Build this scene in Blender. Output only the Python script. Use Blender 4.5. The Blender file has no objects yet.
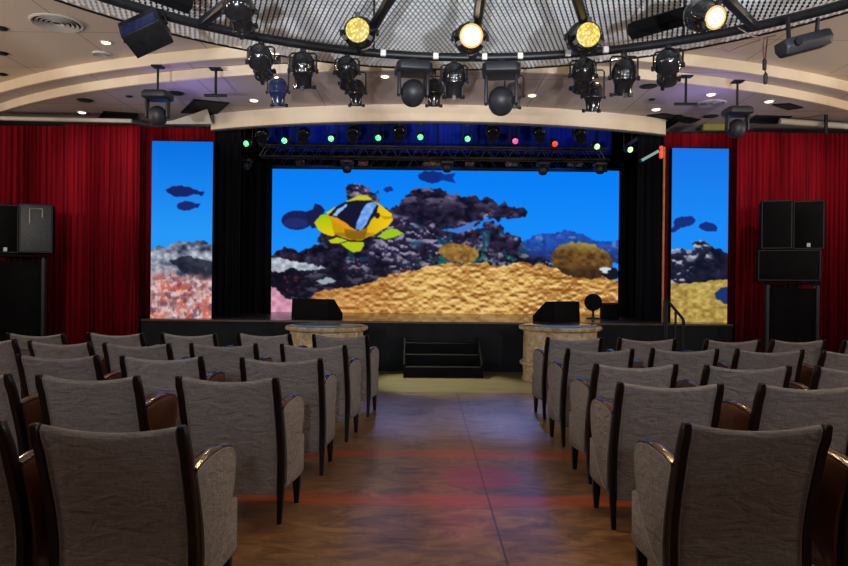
import bpy, math, random
import numpy as np
from mathutils import Matrix, Vector
random.seed(7)
PI = math.pi
S = bpy.context.scene
COL = S.collection
F, CAMZ, ROLL = 700.0, 1.415, math.radians(0.6)

# ------------------------------------------------------------------ measuring
def at(px, py, Y):
    """world point seen at photo pixel (px,py) standing at depth Y"""
    u, v = px - 424.0, 283.0 - py
    x = u * math.cos(ROLL) - v * math.sin(ROLL)
    z = u * math.sin(ROLL) + v * math.cos(ROLL)
    return Vector((x * Y / F, Y, CAMZ + z * Y / F))
def on_z(px, py, h):
    """world point seen at the pixel lying at height h"""
    u, v = px - 424.0, 283.0 - py
    z = u * math.sin(ROLL) + v * math.cos(ROLL)
    Y = (h - CAMZ) * F / z
    return at(px, py, Y)

# ------------------------------------------------------------------ materials
def lin(c):
    return tuple((v / 12.92 if v <= .04045 else ((v + .055) / 1.055) ** 2.4) for v in c)
def new_mat(name):
    m = bpy.data.materials.new(name); m.use_nodes = True
    nt = m.node_tree
    return m, nt, nt.nodes['Principled BSDF']
def N(nt, typ, **kw):
    n = nt.nodes.new(typ)
    for k, v in kw.items():
        if k in n.inputs: n.inputs[k].default_value = v
        else: setattr(n, k, v)
    return n
def ramp(nt, stops, fac=None):
    r = nt.nodes.new('ShaderNodeValToRGB')
    e = r.color_ramp.elements
    while len(e) < len(stops): e.new(.5)
    for el, (p, c) in zip(e, stops):
        el.position = p; el.color = (*c, 1)
    if fac is not None: nt.links.new(fac, r.inputs[0])
    return r
def simple(name, col, rough=.6, metal=0., var=.12, scale=6., bump=0., spec=.5, coat=0.):
    m, nt, b = new_mat(name)
    tc = N(nt, 'ShaderNodeTexCoord')
    no = N(nt, 'ShaderNodeTexNoise', Scale=scale, Detail=4.)
    nt.links.new(tc.outputs['Object'], no.inputs['Vector'])
    r = ramp(nt, [(.3, tuple(c * (1 - var) for c in col)), (.7, tuple(min(1, c * (1 + var)) for c in col))], no.outputs['Fac'])
    nt.links.new(r.outputs[0], b.inputs['Base Color'])
    b.inputs['Roughness'].default_value = rough
    b.inputs['Metallic'].default_value = metal
    b.inputs['Specular IOR Level'].default_value = spec
    b.inputs['Coat Weight'].default_value = coat
    if bump:
        bp = N(nt, 'ShaderNodeBump', Strength=bump, Distance=.01)
        nt.links.new(no.outputs['Fac'], bp.inputs['Height'])
        nt.links.new(bp.outputs[0], b.inputs['Normal'])
    return m
def emit(name, col, strength):
    m, nt, b = new_mat(name)
    b.inputs['Base Color'].default_value = (.02, .02, .02, 1)
    b.inputs['Emission Color'].default_value = (*col, 1)
    b.inputs['Emission Strength'].default_value = strength
    return m

def fabric():
    m, nt, b = new_mat('taupe_fabric')
    L = nt.links.new
    tc = N(nt, 'ShaderNodeTexCoord'); oi = N(nt, 'ShaderNodeObjectInfo')
    mp = N(nt, 'ShaderNodeMapping'); mp.inputs['Scale'].default_value = (9, 40, 130)
    L(tc.outputs['Object'], mp.inputs['Vector'])
    n1 = N(nt, 'ShaderNodeTexNoise', Scale=1.6, Detail=3.); L(mp.outputs[0], n1.inputs['Vector'])
    mp2 = N(nt, 'ShaderNodeMapping'); mp2.inputs['Scale'].default_value = (150, 60, 30)
    L(tc.outputs['Object'], mp2.inputs['Vector'])
    n2 = N(nt, 'ShaderNodeTexNoise', Scale=1.2, Detail=2.); L(mp2.outputs[0], n2.inputs['Vector'])
    mx = N(nt, 'ShaderNodeMath', operation='MULTIPLY_ADD'); mx.inputs[1].default_value = .6; L(n1.outputs['Fac'], mx.inputs[0])
    m3 = N(nt, 'ShaderNodeMath', operation='MULTIPLY'); m3.inputs[1].default_value = .4; L(n2.outputs['Fac'], m3.inputs[0]); L(m3.outputs[0], mx.inputs[2])
    r = ramp(nt, [(.34, (.158, .141, .136)), (.5, (.224, .201, .195)), (.68, (.298, .271, .264))], mx.outputs[0])
    hsv = N(nt, 'ShaderNodeHueSaturation')
    mr = N(nt, 'ShaderNodeMapRange'); mr.inputs['To Min'].default_value = .86; mr.inputs['To Max'].default_value = 1.12
    L(oi.outputs['Random'], mr.inputs['Value']); L(mr.outputs[0], hsv.inputs['Value']); L(r.outputs[0], hsv.inputs['Color'])
    L(hsv.outputs[0], b.inputs['Base Color'])
    b.inputs['Roughness'].default_value = .85; b.inputs['Specular IOR Level'].default_value = .25
    # soft creases, shifted from chair to chair
    vm = N(nt, 'ShaderNodeVectorMath', operation='MULTIPLY_ADD'); vm.inputs[1].default_value = (1, 1, 2.1)
    L(tc.outputs['Object'], vm.inputs[0])
    cb = N(nt, 'ShaderNodeCombineXYZ'); mm = N(nt, 'ShaderNodeMath', operation='MULTIPLY'); mm.inputs[1].default_value = 40
    L(oi.outputs['Random'], mm.inputs[0]); L(mm.outputs[0], cb.inputs[0]); L(mm.outputs[0], cb.inputs[2]); L(cb.outputs[0], vm.inputs[2])
    n4 = N(nt, 'ShaderNodeTexNoise', Scale=7., Detail=3., Distortion=1.4); L(vm.outputs[0], n4.inputs['Vector'])
    ad = N(nt, 'ShaderNodeMath', operation='MULTIPLY_ADD'); ad.inputs[1].default_value = .07
    L(mx.outputs[0], ad.inputs[0]); L(n4.outputs['Fac'], ad.inputs[2])
    bp = N(nt, 'ShaderNodeBump', Strength=.75, Distance=.025); L(ad.outputs[0], bp.inputs['Height']); L(bp.outputs[0], b.inputs['Normal'])
    return m

def floor_mat():
    m, nt, b = new_mat('polished_brown_floor')
    L = nt.links.new
    tc = N(nt, 'ShaderNodeTexCoord')
    sep = N(nt, 'ShaderNodeSeparateXYZ'); L(tc.outputs['Object'], sep.inputs[0])
    mp = N(nt, 'ShaderNodeMapping'); mp.inputs['Scale'].default_value = (1.2, 2.6, 1); mp.inputs['Rotation'].default_value = (0, 0, .5)
    L(tc.outputs['Object'], mp.inputs['Vector'])
    n1 = N(nt, 'ShaderNodeTexNoise', Scale=2.2, Detail=8., Roughness=.68, Distortion=1.6); L(mp.outputs[0], n1.inputs['Vector'])
    r = ramp(nt, [(.28, (.075, .031, .013)), (.44, (.20, .095, .041)), (.58, (.33, .165, .072)), (.76, (.48, .27, .13))], n1.outputs['Fac'])
    cur = r.outputs[0]
    def mask(fn):
        return fn
    def band(c, hw, soft=.04):
        d = N(nt, 'ShaderNodeMath', operation='SUBTRACT'); d.inputs[1].default_value = c; L(sep.outputs['Y'], d.inputs[0])
        a = N(nt, 'ShaderNodeMath', operation='ABSOLUTE'); L(d.outputs[0], a.inputs[0])
        mr = N(nt, 'ShaderNodeMapRange', interpolation_type='SMOOTHSTEP')
        mr.inputs['From Min'].default_value = hw + soft; mr.inputs['From Max'].default_value = hw - soft
        L(a.outputs[0], mr.inputs['Value']); return mr.outputs[0]
    def over(cur, fac, col, k):
        f = N(nt, 'ShaderNodeMath', operation='MULTIPLY'); f.inputs[1].default_value = k; L(fac, f.inputs[0])
        x = N(nt, 'ShaderNodeMix', data_type='RGBA'); L(f.outputs[0], x.inputs[0]); L(cur, x.inputs[6])
        if isinstance(col, tuple): x.inputs[7].default_value = (*col, 1)
        else: L(col, x.inputs[7])
        return x.outputs[2]
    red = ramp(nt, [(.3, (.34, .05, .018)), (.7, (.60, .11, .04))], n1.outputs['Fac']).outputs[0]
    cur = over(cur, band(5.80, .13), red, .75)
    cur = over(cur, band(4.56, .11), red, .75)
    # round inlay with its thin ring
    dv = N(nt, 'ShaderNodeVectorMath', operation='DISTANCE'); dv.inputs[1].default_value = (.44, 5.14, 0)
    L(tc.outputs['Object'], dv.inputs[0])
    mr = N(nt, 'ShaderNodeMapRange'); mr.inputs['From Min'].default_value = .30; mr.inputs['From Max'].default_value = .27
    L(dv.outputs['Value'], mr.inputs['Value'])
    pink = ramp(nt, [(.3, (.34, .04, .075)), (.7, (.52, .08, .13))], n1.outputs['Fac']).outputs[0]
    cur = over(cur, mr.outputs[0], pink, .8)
    # seams of the big boards
    def seam(p, q, w=.006):
        dx, dy = q[0] - p[0], q[1] - p[1]; ln = math.hypot(dx, dy); nx, ny = -dy / ln, dx / ln
        dp = N(nt, 'ShaderNodeVectorMath', operation='DOT_PRODUCT'); dp.inputs[1].default_value = (nx, ny, 0); L(tc.outputs['Object'], dp.inputs[0])
        s = N(nt, 'ShaderNodeMath', operation='SUBTRACT'); s.inputs[1].default_value = nx * p[0] + ny * p[1]; L(dp.outputs['Value'], s.inputs[0])
        a = N(nt, 'ShaderNodeMath', operation='ABSOLUTE'); L(s.outputs[0], a.inputs[0])
        lt = N(nt, 'ShaderNodeMath', operation='LESS_THAN'); lt.inputs[1].default_value = w; L(a.outputs[0], lt.inputs[0])
        return lt.outputs[0]
    for p, q in (((.437, 9.09), (.437, 2)), ((-2.2, 9.09), (-2.2, 2)), ((3.07, 9.09), (3.07, 2))):
        cur = over(cur, seam(p, q), (.02, .01, .006), .75)
    # lighter boards at the foot of the stage
    gt = N(nt, 'ShaderNodeMath', operation='GREATER_THAN'); gt.inputs[1].default_value = 9.09; L(sep.outputs['Y'], gt.inputs[0])
    mpw = N(nt, 'ShaderNodeMapping'); mpw.inputs['Scale'].default_value = (.8, 9, 1); L(tc.outputs['Object'], mpw.inputs['Vector'])
    nw = N(nt, 'ShaderNodeTexNoise', Scale=2., Detail=5.); L(mpw.outputs[0], nw.inputs['Vector'])
    wood = ramp(nt, [(.3, (.25, .17, .09)), (.7, (.42, .31, .17))], nw.outputs['Fac']).outputs[0]
    cur = over(cur, gt.outputs[0], wood, 1.)
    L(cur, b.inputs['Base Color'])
    rr = N(nt, 'ShaderNodeMapRange'); rr.inputs['To Min'].default_value = .26; rr.inputs['To Max'].default_value = .38
    L(n1.outputs['Fac'], rr.inputs['Value']); L(rr.outputs[0], b.inputs['Roughness'])
    b.inputs['Specular IOR Level'].default_value = .6
    b.inputs['Coat Weight'].default_value = .3; b.inputs['Coat Roughness'].default_value = .18
    bp = N(nt, 'ShaderNodeBump', Strength=.03, Distance=.02); L(n1.outputs['Fac'], bp.inputs['Height']); L(bp.outputs[0], b.inputs['Normal'])
    return m

def ceiling_mat(name, col, size=1.3):
    m, nt, b = new_mat(name); L = nt.links.new
    tc = N(nt, 'ShaderNodeTexCoord')
    mp = N(nt, 'ShaderNodeMapping'); mp.inputs['Rotation'].default_value = (0, 0, .0); L(tc.outputs['Object'], mp.inputs['Vector'])
    br = N(nt, 'ShaderNodeTexBrick', offset=0.)
    br.inputs['Scale'].default_value = 1.; br.inputs['Brick Width'].default_value = size; br.inputs['Row Height'].default_value = size
    br.inputs['Mortar Size'].default_value = .008
    br.inputs['Color1'].default_value = (*col, 1); br.inputs['Color2'].default_value = (*[c * .93 for c in col], 1); br.inputs['Mortar'].default_value = (*[c * .45 for c in col], 1)
    L(mp.outputs[0], br.inputs['Vector']); L(br.outputs['Color'], b.inputs['Base Color'])
    b.inputs['Roughness'].default_value = .8
    return m
def curtain_mat(name, c0, c1, rough=.85):
    m, nt, b = new_mat(name); L = nt.links.new
    tc = N(nt, 'ShaderNodeTexCoord')
    mp = N(nt, 'ShaderNodeMapping'); mp.inputs['Scale'].default_value = (30, 30, .5); L(tc.outputs['Object'], mp.inputs['Vector'])
    n = N(nt, 'ShaderNodeTexNoise', Scale=1., Detail=4.); L(mp.outputs[0], n.inputs['Vector'])
    r = ramp(nt, [(.35, c0), (.65, c1)], n.outputs['Fac']); L(r.outputs[0], b.inputs['Base Color'])
    b.inputs['Roughness'].default_value = rough; b.inputs['Specular IOR Level'].default_value = .06
    return m
def stone_mat():
    m, nt, b = new_mat('gilded_stone'); L = nt.links.new
    tc = N(nt, 'ShaderNodeTexCoord')
    n = N(nt, 'ShaderNodeTexNoise', Scale=9., Detail=8., Roughness=.7, Distortion=.8); L(tc.outputs['Object'], n.inputs['Vector'])
    r = ramp(nt, [(.3, (.16, .10, .05)), (.45, (.42, .31, .18)), (.6, (.60, .50, .33)), (.75, (.78, .72, .55))], n.outputs['Fac']); L(r.outputs[0], b.inputs['Base Color'])
    b.inputs['Roughness'].default_value = .45
    bp = N(nt, 'ShaderNodeBump', Strength=.35, Distance=.02); L(n.outputs['Fac'], bp.inputs['Height']); L(bp.outputs[0], b.inputs['Normal'])
    return m

FAB = fabric()
PIPING = simple('pale_piping', (.27, .245, .23), .7)
WOOD = simple('espresso_wood', (.007, .0035, .003), .36, scale=14, var=.5, coat=.05, spec=.25)
CAPW = simple('glossy_brown_wood', (.075, .026, .011), .2, scale=9, var=.4, coat=.6)
INNER = simple('brown_inner_arm', (.13, .048, .022), .35, scale=7, var=.35, coat=.3)
BLACK = simple('black_metal', (.007, .007, .0085), .42, scale=20, var=.3, spec=.35)
GLOSS = simple('glossy_black_can', (.010, .010, .012), .16, scale=20, var=.3, coat=.5)
GREYB = simple('charcoal_housing', (.014, .015, .020), .5, scale=14, var=.2)
MATTE = simple('black_paint', (.004, .004, .005), .75, scale=8, var=.3, spec=.12)
RISER = simple('stage_riser_paint', (.007, .009, .012), .6, scale=4, var=.4, spec=.18)
STAGEF = simple('stage_deck', (.08, .055, .036), .3, scale=5, var=.3, coat=.3)
BLKCLOTH = curtain_mat('black_drape', (.003, .003, .0045), (.008, .008, .012))
REDCLOTH = curtain_mat('red_velvet', (.085, .0015, .005), (.23, .004, .012))
CREAM = simple('cream_plaster', (.74, .61, .45), .7, scale=3, var=.05)
CEILA = ceiling_mat('ceiling_panels', (.66, .54, .42), 1.45)
CEILC = ceiling_mat('recessed_ceiling_panels', (.52, .43, .40), 1.6)
WHITEP = simple('off_white_paint', (.50, .46, .41), .6, scale=5, var=.08)
WALLM = simple('dark_wall', (.06, .045, .04), .8, scale=2, var=.2)
STONE = stone_mat()
GLASSTOP = simple('green_grey_top', (.26, .34, .30), .12, scale=6, var=.3, coat=.5)
STRAND = simple('pale_metal_strand', (.84, .86, .93), .45, scale=3, var=.15, metal=.2)
BACKING = simple('brown_black_backing', (.018, .012, .010), .9, scale=2, var=.4)
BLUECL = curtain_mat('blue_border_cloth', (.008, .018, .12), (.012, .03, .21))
ORANGE = emit('orange_lamp', lin((.95, .30, .05)), 1.1)
WHITE = simple('white_plastic', (.75, .72, .68), .5)
BROWNBOX = simple('brown_board', (.42, .18, .06), .5, var=.4)
OLIVE = simple('olive_panel', (.22, .19, .03), .6)
CABLE = simple('dark_red_cable', (.10, .03, .02), .5)
GRILLE = simple('speaker_grille', (.045, .05, .06), .5, scale=60, var=.5)
HATCH = simple('open_ceiling_void', (.010, .009, .008), .95)

# ------------------------------------------------------------------ mesh builder
class MB:
    zs = 1.
    def __init__(s): s.v = []; s.f = []
    def add(s, vs, fs):
        o = len(s.v); s.v += [tuple(p) for p in vs]; s.f += [tuple(i + o for i in f) for f in fs]; return s
    def box(s, c, d, M=None):
        x, y, z = d[0] / 2, d[1] / 2, d[2] / 2
        vs = [Vector((c[0] + i * x, c[1] + j * y, c[2] + k * z)) for i in (-1, 1) for j in (-1, 1) for k in (-1, 1)]
        if M is not None: vs = [M @ p for p in vs]
        return s.add(vs, [(0, 1, 3, 2), (4, 6, 7, 5), (0, 4, 5, 1), (2, 3, 7, 6), (0, 2, 6, 4), (1, 5, 7, 3)])
    def loft(s, rings, caps=True, closed=False):
        n = len(rings[0]); vs = [p for r in rings for p in r]; fs = []
        m = len(rings)
        for i in range(m if closed else m - 1):
            a, b = i * n, ((i + 1) % m) * n
            for j in range(n):
                k = (j + 1) % n; fs.append((a + j, a + k, b + k, b + j))
        if caps and not closed: fs += [tuple(range(n))[::-1], tuple(range((m - 1) * n, m * n))]
        return s.add(vs, fs)
    def tube(s, pts, r, n=8, closed=False):
        pts = [Vector(p) for p in pts]; rings = []; m = len(pts)
        up = None
        for i, p in enumerate(pts):
            if closed: t = pts[(i + 1) % m] - pts[i - 1]
            else: t = pts[min(i + 1, m - 1)] - pts[max(i - 1, 0)]
            t.normalize()
            if up is None:
                a = Vector((0, 0, 1)) if abs(t.z) < .9 else Vector((1, 0, 0))
                up = (a - t * a.dot(t)).normalized()
            else: up = (up - t * up.dot(t)).normalized()
            w = t.cross(up); rr = r[i] if isinstance(r, (list, tuple)) else r
            rings.append([p + (up * math.cos(q) + w * math.sin(q)) * rr for q in (2 * PI * k / n for k in range(n))])
        return s.loft(rings, True, closed)
    def lathe(s, prof, n=24, M=None):
        """prof: (radius, height) pairs about z"""
        rings = []
        for r, z in prof:
            ring = [Vector((max(r, 1e-4) * math.cos(2 * PI * k / n), max(r, 1e-4) * math.sin(2 * PI * k / n), z)) for k in range(n)]
            if M is not None: ring = [M @ p for p in ring]
            rings.append(ring)
        return s.loft(rings, True, prof[0][0] > .01 and prof[-1][0] > .01)
    def build(s, name, mat, parent=None, smooth=False, bevel=0., seg=2):
        me = bpy.data.meshes.new(name); me.from_pydata([(a, b, c * MB.zs) for a, b, c in s.v], [], s.f); me.validate(); me.update()
        me.materials.append(mat)
        import bmesh
        bm = bmesh.new(); bm.from_mesh(me); bmesh.ops.recalc_face_normals(bm, faces=bm.faces); bm.to_mesh(me); bm.free()
        o = bpy.data.objects.new(name, me); COL.objects.link(o)
        if smooth:
            me.shade_smooth()
            try: me.set_sharp_from_angle(angle=math.radians(42))
            except Exception: pass
        if bevel:
            b = o.modifiers.new('Bevel', 'BEVEL'); b.width = bevel; b.segments = seg; b.limit_method = 'ANGLE'
            b.harden_normals = False
            if not smooth: me.shade_smooth()
        if parent is not None: o.parent = parent
        return o
def tag(o, label=None, cat=None, group=None, kind=None):
    if label: o['label'] = label
    if cat: o['category'] = cat
    if group: o['group'] = group
    if kind: o['kind'] = kind
    return o
def empty(name, loc=(0, 0, 0), rz=0., label=None, cat=None, group=None):
    o = bpy.data.objects.new(name, None); COL.objects.link(o); o.location = loc; o.rotation_euler = (0, 0, rz)
    o.empty_display_size = .1
    return tag(o, label, cat, group)
def copy_tree(o, parent=None):
    c = o.copy(); COL.objects.link(c); c.parent = parent
    for ch in list(o.children): copy_tree(ch, c)
    return c
def struct(o): o['kind'] = 'structure'; return o
def TR(loc=(0, 0, 0), rx=0, ry=0, rz=0):
    return Matrix.Translation(loc) @ Matrix.Rotation(rz, 4, 'Z') @ Matrix.Rotation(ry, 4, 'Y') @ Matrix.Rotation(rx, 4, 'X')

# ------------------------------------------------------------------ setting: room shell
def arc_y(x, c, R): 
    d = R * R - (x - c[0]) ** 2
    return c[1] - math.sqrt(max(d, .01))
CC, R1, R2 = (.25, 21.17), 12.32, 12.0
CD, RD = (.2, 20.6), 9.6
ZA, ZB, ZC, ZD = 4.485, 4.335, 4.225, 3.965
XS = [-9.6 + 19.2 * i / 96 for i in range(97)]
DX0, DX1 = -3.62, 4.05

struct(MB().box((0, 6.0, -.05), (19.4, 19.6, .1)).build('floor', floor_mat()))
m = MB()
vs = []; fs = []
for x in XS: vs += [(x, -3.6, ZA), (x, arc_y(x, CC, R1), ZA)]
for i in range(96): a = 2 * i; fs.append((a, a + 1, a + 3, a + 2))
m.add(vs, fs); struct(m.build('ceiling', CEILA))
def ring_band(name, R, za, zb, mat, c=CC, x0=-9.6, x1=9.6, th=.05, n=96):
    rings = []
    for i in range(n + 1):
        x = x0 + (x1 - x0) * i / n; y = arc_y(x, c, R)
        rings.append([Vector((x, y, za)), Vector((x, y, zb)), Vector((x, y + th, zb)), Vector((x, y + th, za))])
    return struct(MB().loft(rings).build(name, mat, smooth=True))
ring_band('trim_1', R1, ZA + .03, ZB, CREAM)
m = MB(); vs = []; fs = []
for x in XS: vs += [(x, arc_y(x, CC, R1) + .02, ZB + .004), (x, arc_y(x, CC, R2) + .03, ZB + .004)]
for i in range(96): a = 2 * i; fs.append((a, a + 1, a + 3, a + 2))
struct(m.add(vs, fs).build('trim_2', CEILC))
ring_band('trim_3', R2, ZB + .03, ZC - .02, CREAM)
# recessed ceiling in front of and beside the stage
m = MB(); vs = []; fs = []; k = 0
for i in range(96):
    xa, xb = XS[i], XS[i + 1]; xm = (xa + xb) / 2
    inside = DX0 < xm < DX1
    ya1 = arc_y(xa, CD, RD) + .03 if inside else 15.6; yb1 = arc_y(xb, CD, RD) + .03 if inside else 15.6
    vs += [(xa, arc_y(xa, CC, R2) + .03, ZC), (xb, arc_y(xb, CC, R2) + .03, ZC), (xb, yb1, ZC), (xa, ya1, ZC)]
    fs.append((k, k + 1, k + 2, k + 3)); k += 4
struct(m.add(vs, fs).build('ceiling_recess', CEILC))
fas = ring_band('trim_4', RD, ZC + .05, ZD, CREAM, c=CD, x0=DX0, x1=DX1, th=.08, n=48)
ring_band('trim_5', RD - .005, ZD, ZD - .02, simple('fascia_edge', (.10, .08, .07), .6), c=CD, x0=DX0, x1=DX1, th=.10, n=48)
# dark loft above the stage
m = MB(); m.box((.2, 13.7, 5.15), (8.2, 5.0, .1)); struct(m.build('ceiling_stage', MATTE))
m = MB(); m.box((DX0 - .12, 13.6, 4.6), (.1, 4.2, .9)); struct(m.build('wall_loft_left', MATTE))
m = MB(); m.box((DX1 + .12, 13.6, 4.6), (.1, 4.2, .9)); struct(m.build('wall_loft_right', MATTE))
struct(MB().box((0, 15.75, 2.55), (19.4, .1, 5.2)).build('wall_stage', MATTE))
struct(MB().box((-9.65, 6.0, 2.5), (.1, 19.6, 5.2)).build('wall_left', WALLM))
struct(MB().box((9.65, 6.0, 2.5), (.1, 19.6, 5.2)).build('wall_right', WALLM))
struct(MB().box((0, -3.65, 2.5), (19.4, .1, 5.2)).build('wall_rear', WALLM))

# stage
YAW = .0227
def sy(x, Y): return Y + YAW * x
SH = .80
rings = []
m = MB()
x0, x1 = -4.47, 5.0
m.add([(x0, sy(x0, 11.2), 0), (x1, sy(x1, 11.2), 0), (x1, 15.7, 0), (x0, 15.7, 0), (x0, sy(x0, 11.2), SH - .03), (x1, sy(x1, 11.2), SH - .03), (x1, 15.7, SH - .03), (x0, 15.7, SH - .03)],
      [(0, 3, 2, 1), (4, 5, 6, 7), (0, 1, 5, 4), (1, 2, 6, 5), (2, 3, 7, 6), (3, 0, 4, 7)])
struct(m.build('stage_riser', RISER))
m = MB()
m.add([(x0, sy(x0, 11.17), SH - .03), (x1, sy(x1, 11.17), SH - .03), (x1, 15.7, SH - .03), (x0, 15.7, SH - .03), (x0, sy(x0, 11.17), SH), (x1, sy(x1, 11.17), SH), (x1, 15.7, SH), (x0, 15.7, SH)],
      [(0, 3, 2, 1), (4, 5, 6, 7), (0, 1, 5, 4), (1, 2, 6, 5), (2, 3, 7, 6), (3, 0, 4, 7)])
struct(m.build('stage_floor', STAGEF))

# ------------------------------------------------------------------ LED walls (each cell of the wall is a small coloured quad corner)
RNG = np.random.default_rng(5)
def vnoise(x, y, seed):
    r = np.random.default_rng(seed).random((64, 64))
    xi = np.floor(x).astype(int); yi = np.floor(y).astype(int); fx = x - xi; fy = y - yi
    fx = fx * fx * (3 - 2 * fx); fy = fy * fy * (3 - 2 * fy)
    g = lambda a, b: r[a % 64, b % 64]
    return (g(xi, yi) * (1 - fx) + g(xi + 1, yi) * fx) * (1 - fy) + (g(xi, yi + 1) * (1 - fx) + g(xi + 1, yi + 1) * fx) * fy
def fbm(x, y, s, seed, o=4, ax=1.):
    t = np.zeros_like(x); a = .5; q = 1 / s
    for i in range(o):
        t += a * vnoise(x * q * ax + 17.3 * i, y * q + 9.1 * i, seed + i); a *= .5; q *= 2.03
    return t / (1 - .5 ** o)
def poly(x, y, pts):
    ins = np.zeros(x.shape, bool); n = len(pts)
    for i in range(n):
        (xa, ya), (xb, yb) = pts[i], pts[i - 1]
        if ya == yb: continue
        c = ((ya > y) != (yb > y)) & (x < (xb - xa) * (y - ya) / (yb - ya) + xa)
        ins ^= c
    return ins.astype(float)
def ell(x, y, cx, cy, rx, ry, rot=0.):
    c, s = math.cos(rot), math.sin(rot); dx, dy = x - cx, y - cy
    return (((dx * c + dy * s) / rx) ** 2 + ((-dx * s + dy * c) / ry) ** 2 < 1).astype(float)
def sst(a, b, t): t = np.clip((t - a) / (b - a), 0, 1); return t * t * (3 - 2 * t)
class Pic:
    def __init__(s, x, y): s.x, s.y = x, y; s.c = np.zeros((x.size, 3))
    def put(s, m, col):
        col = np.asarray(col, float)
        if col.max() > 1.5: col = col / 255.
        s.c = s.c * (1 - m[:, None]) + col * m[:, None]
    def mix(s, m, t, c0, c1):
        c0 = np.asarray(c0) / 255.; c1 = np.asarray(c1) / 255.
        col = c0 + (c1 - c0) * np.clip(t, 0, 1)[:, None]
        s.c = s.c * (1 - m[:, None]) + col * m[:, None]

def reef_tex(P, m, x, y, seed, dark=(16, 13, 32), light=(168, 160, 190), sc=4.2, thr=.60, ax=.7):
    n = fbm(x, y, sc, seed, 3, ax); b = fbm(x, y, sc * 5, seed + 40, 3); up = fbm(x, y - 1.3, sc, seed, 3, ax) - fbm(x, y + 1.3, sc, seed, 3, ax)
    P.mix(m, n * 1.3 - .3 + (b - .5) * .6, dark, (66, 56, 88))
    P.put(m * sst(.02, .16, -up) * sst(.40, .62, b) * .85, light)
    P.put(m * sst(thr + .06, thr + .16, n) * sst(.42, .6, b) * .6, light)
def main_picture(x, y):
    P = Pic(x, y)
    wob = lambda a, s, sd: (x + (fbm(x, y, s, sd) - .5) * a, y + (fbm(x, y, s, sd + 7) - .5) * a)
    P.mix(np.ones_like(x), (y - 168) / 100, (4, 124, 244), (30, 146, 252))
    Z = lambda pts: [(272 + a / 3.54, 160 + b / 3.54) for a, b in pts]
    # distant reef
    X, Y = wob(9, 7, 3)
    far = poly(X, Y, [(516, 262), (522, 242), (540, 232), (562, 229), (585, 232), (600, 240), (622, 236), (622, 262)])
    P.mix(far, fbm(x, y, 4, 11), (18, 50, 140), (50, 100, 190)); P.put(far * sst(.6, .72, fbm(x, y, 5, 12, 3, .6)) * .7, (110, 140, 200))
    P.put(far * sst(243, 256, y) * .6, (25, 35, 80))
    # big coral
    X, Y = wob(11, 6, 21)
    reef = poly(X, Y, [(346, 191), (355, 186), (366, 188), (378, 197), (380, 208), (392, 209), (408, 197), (415, 189), (428, 187), (444, 193), (460, 196), (474, 195), (490, 199), (503, 203), (527, 209),
                       (526, 215), (508, 218), (492, 219), (480, 222), (470, 230), (484, 224), (500, 222), (508, 232), (521, 236), (523, 248), (530, 258), (540, 262), (540, 285), (318, 285), (316, 262), (318, 240), (330, 226), (350, 214)])
    reef_tex(P, reef, x, y, 31)
    hole = poly(*wob(4, 6, 23), [(441, 231), (455, 228), (478, 220), (472, 228), (458, 233)])
    P.put(hole, (62, 120, 215))
    top = reef * (1 - sst(0, 26, y - 190)) * sst(.5, .6, fbm(x, y, 5, 51, 3, .5)); P.put(top * .45, (190, 178, 205))
    P.put(reef * sst(.62, .7, fbm(x, y, 9, 61)) * sst(215, 235, y) * .5, (20, 90, 120))
    # near rocks
    X, Y = wob(9, 7, 71)
    rock = poly(X, Y, [(270, 256), (286, 250), (300, 254), (316, 248), (336, 252), (352, 262), (380, 258), (402, 256), (430, 256), (455, 250), (482, 248), (505, 255), (540, 255), (560, 262), (580, 280), (580, 316), (270, 316)])
    reef_tex(P, rock, x, y, 81, (12, 12, 26), (150, 150, 176), 4.5, .62)
    P.put(rock * sst(262, 280, y) * (1 - sst(350, 400, x)) * .6, (14, 14, 26))
    P.put(rock * sst(.6, .72, fbm(x, y, 6, 85)) * sst(400, 430, x) * .7, (30, 120, 110))
    P.put(rock * sst(.62, .72, fbm(x, y, 5, 88)) * sst(430, 500, x) * .5, (190, 196, 210))
    P.put(rock * sst(.70, .78, fbm(x, y, 3, 89)) * .5, (150, 60, 70))
    pale = poly(*wob(6, 6, 91), [(270, 258), (284, 260), (300, 264), (318, 267), (326, 270), (308, 272), (290, 270), (280, 274), (270, 272)])
    P.mix(pale, fbm(x, y, 4, 92), (110, 120, 140), (235, 240, 245))
    pale2 = poly(*wob(5, 6, 93), [(316, 284), (326, 278), (336, 281), (332, 285)]); P.put(pale2, (150, 165, 175))
    pinkr = poly(*wob(5, 6, 95), [(270, 288), (278, 290), (286, 298), (296, 304), (300, 316), (270, 316)])
    P.mix(pinkr, fbm(x, y, 5, 96), (170, 90, 130), (250, 205, 215))
    # golden carpet
    X, Y = wob(7, 6, 101)
    carp = poly(X, Y, [(304, 316), (312, 298), (326, 291), (346, 290), (362, 286), (384, 277), (410, 271), (432, 266), (452, 264), (470, 262), (500, 264), (524, 262), (545, 264), (562, 268), (584, 276), (604, 274), (622, 278), (622, 316)])
    cn = fbm(x, y, 2.9, 111, 2, .6); cb = fbm(x, y, 24, 117, 3); cu = fbm(x, y - 1.1, 2.9, 111, 2, .6) - fbm(x, y + 1.1, 2.9, 111, 2, .6)
    P.mix(carp, .55 - cu * 1.5 + (cb - .5) * 1.1 + (1 - sst(262, 300, y)) * .12, (146, 90, 38), (226, 184, 106))
    P.put(carp * sst(.08, .3, -cu) * .6, (246, 220, 156))
    P.put(carp * sst(.12, .34, cu) * .45, (104, 60, 26))
    P.put(carp * (1 - sst(340, 430, x)) * .3, (176, 98, 46))
    P.put(carp * sst(560, 610, x) * sst(.45, .7, cb) * .5, (150, 140, 60))
    # anemone balls
    X, Y = wob(5, 4, 121)
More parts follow.
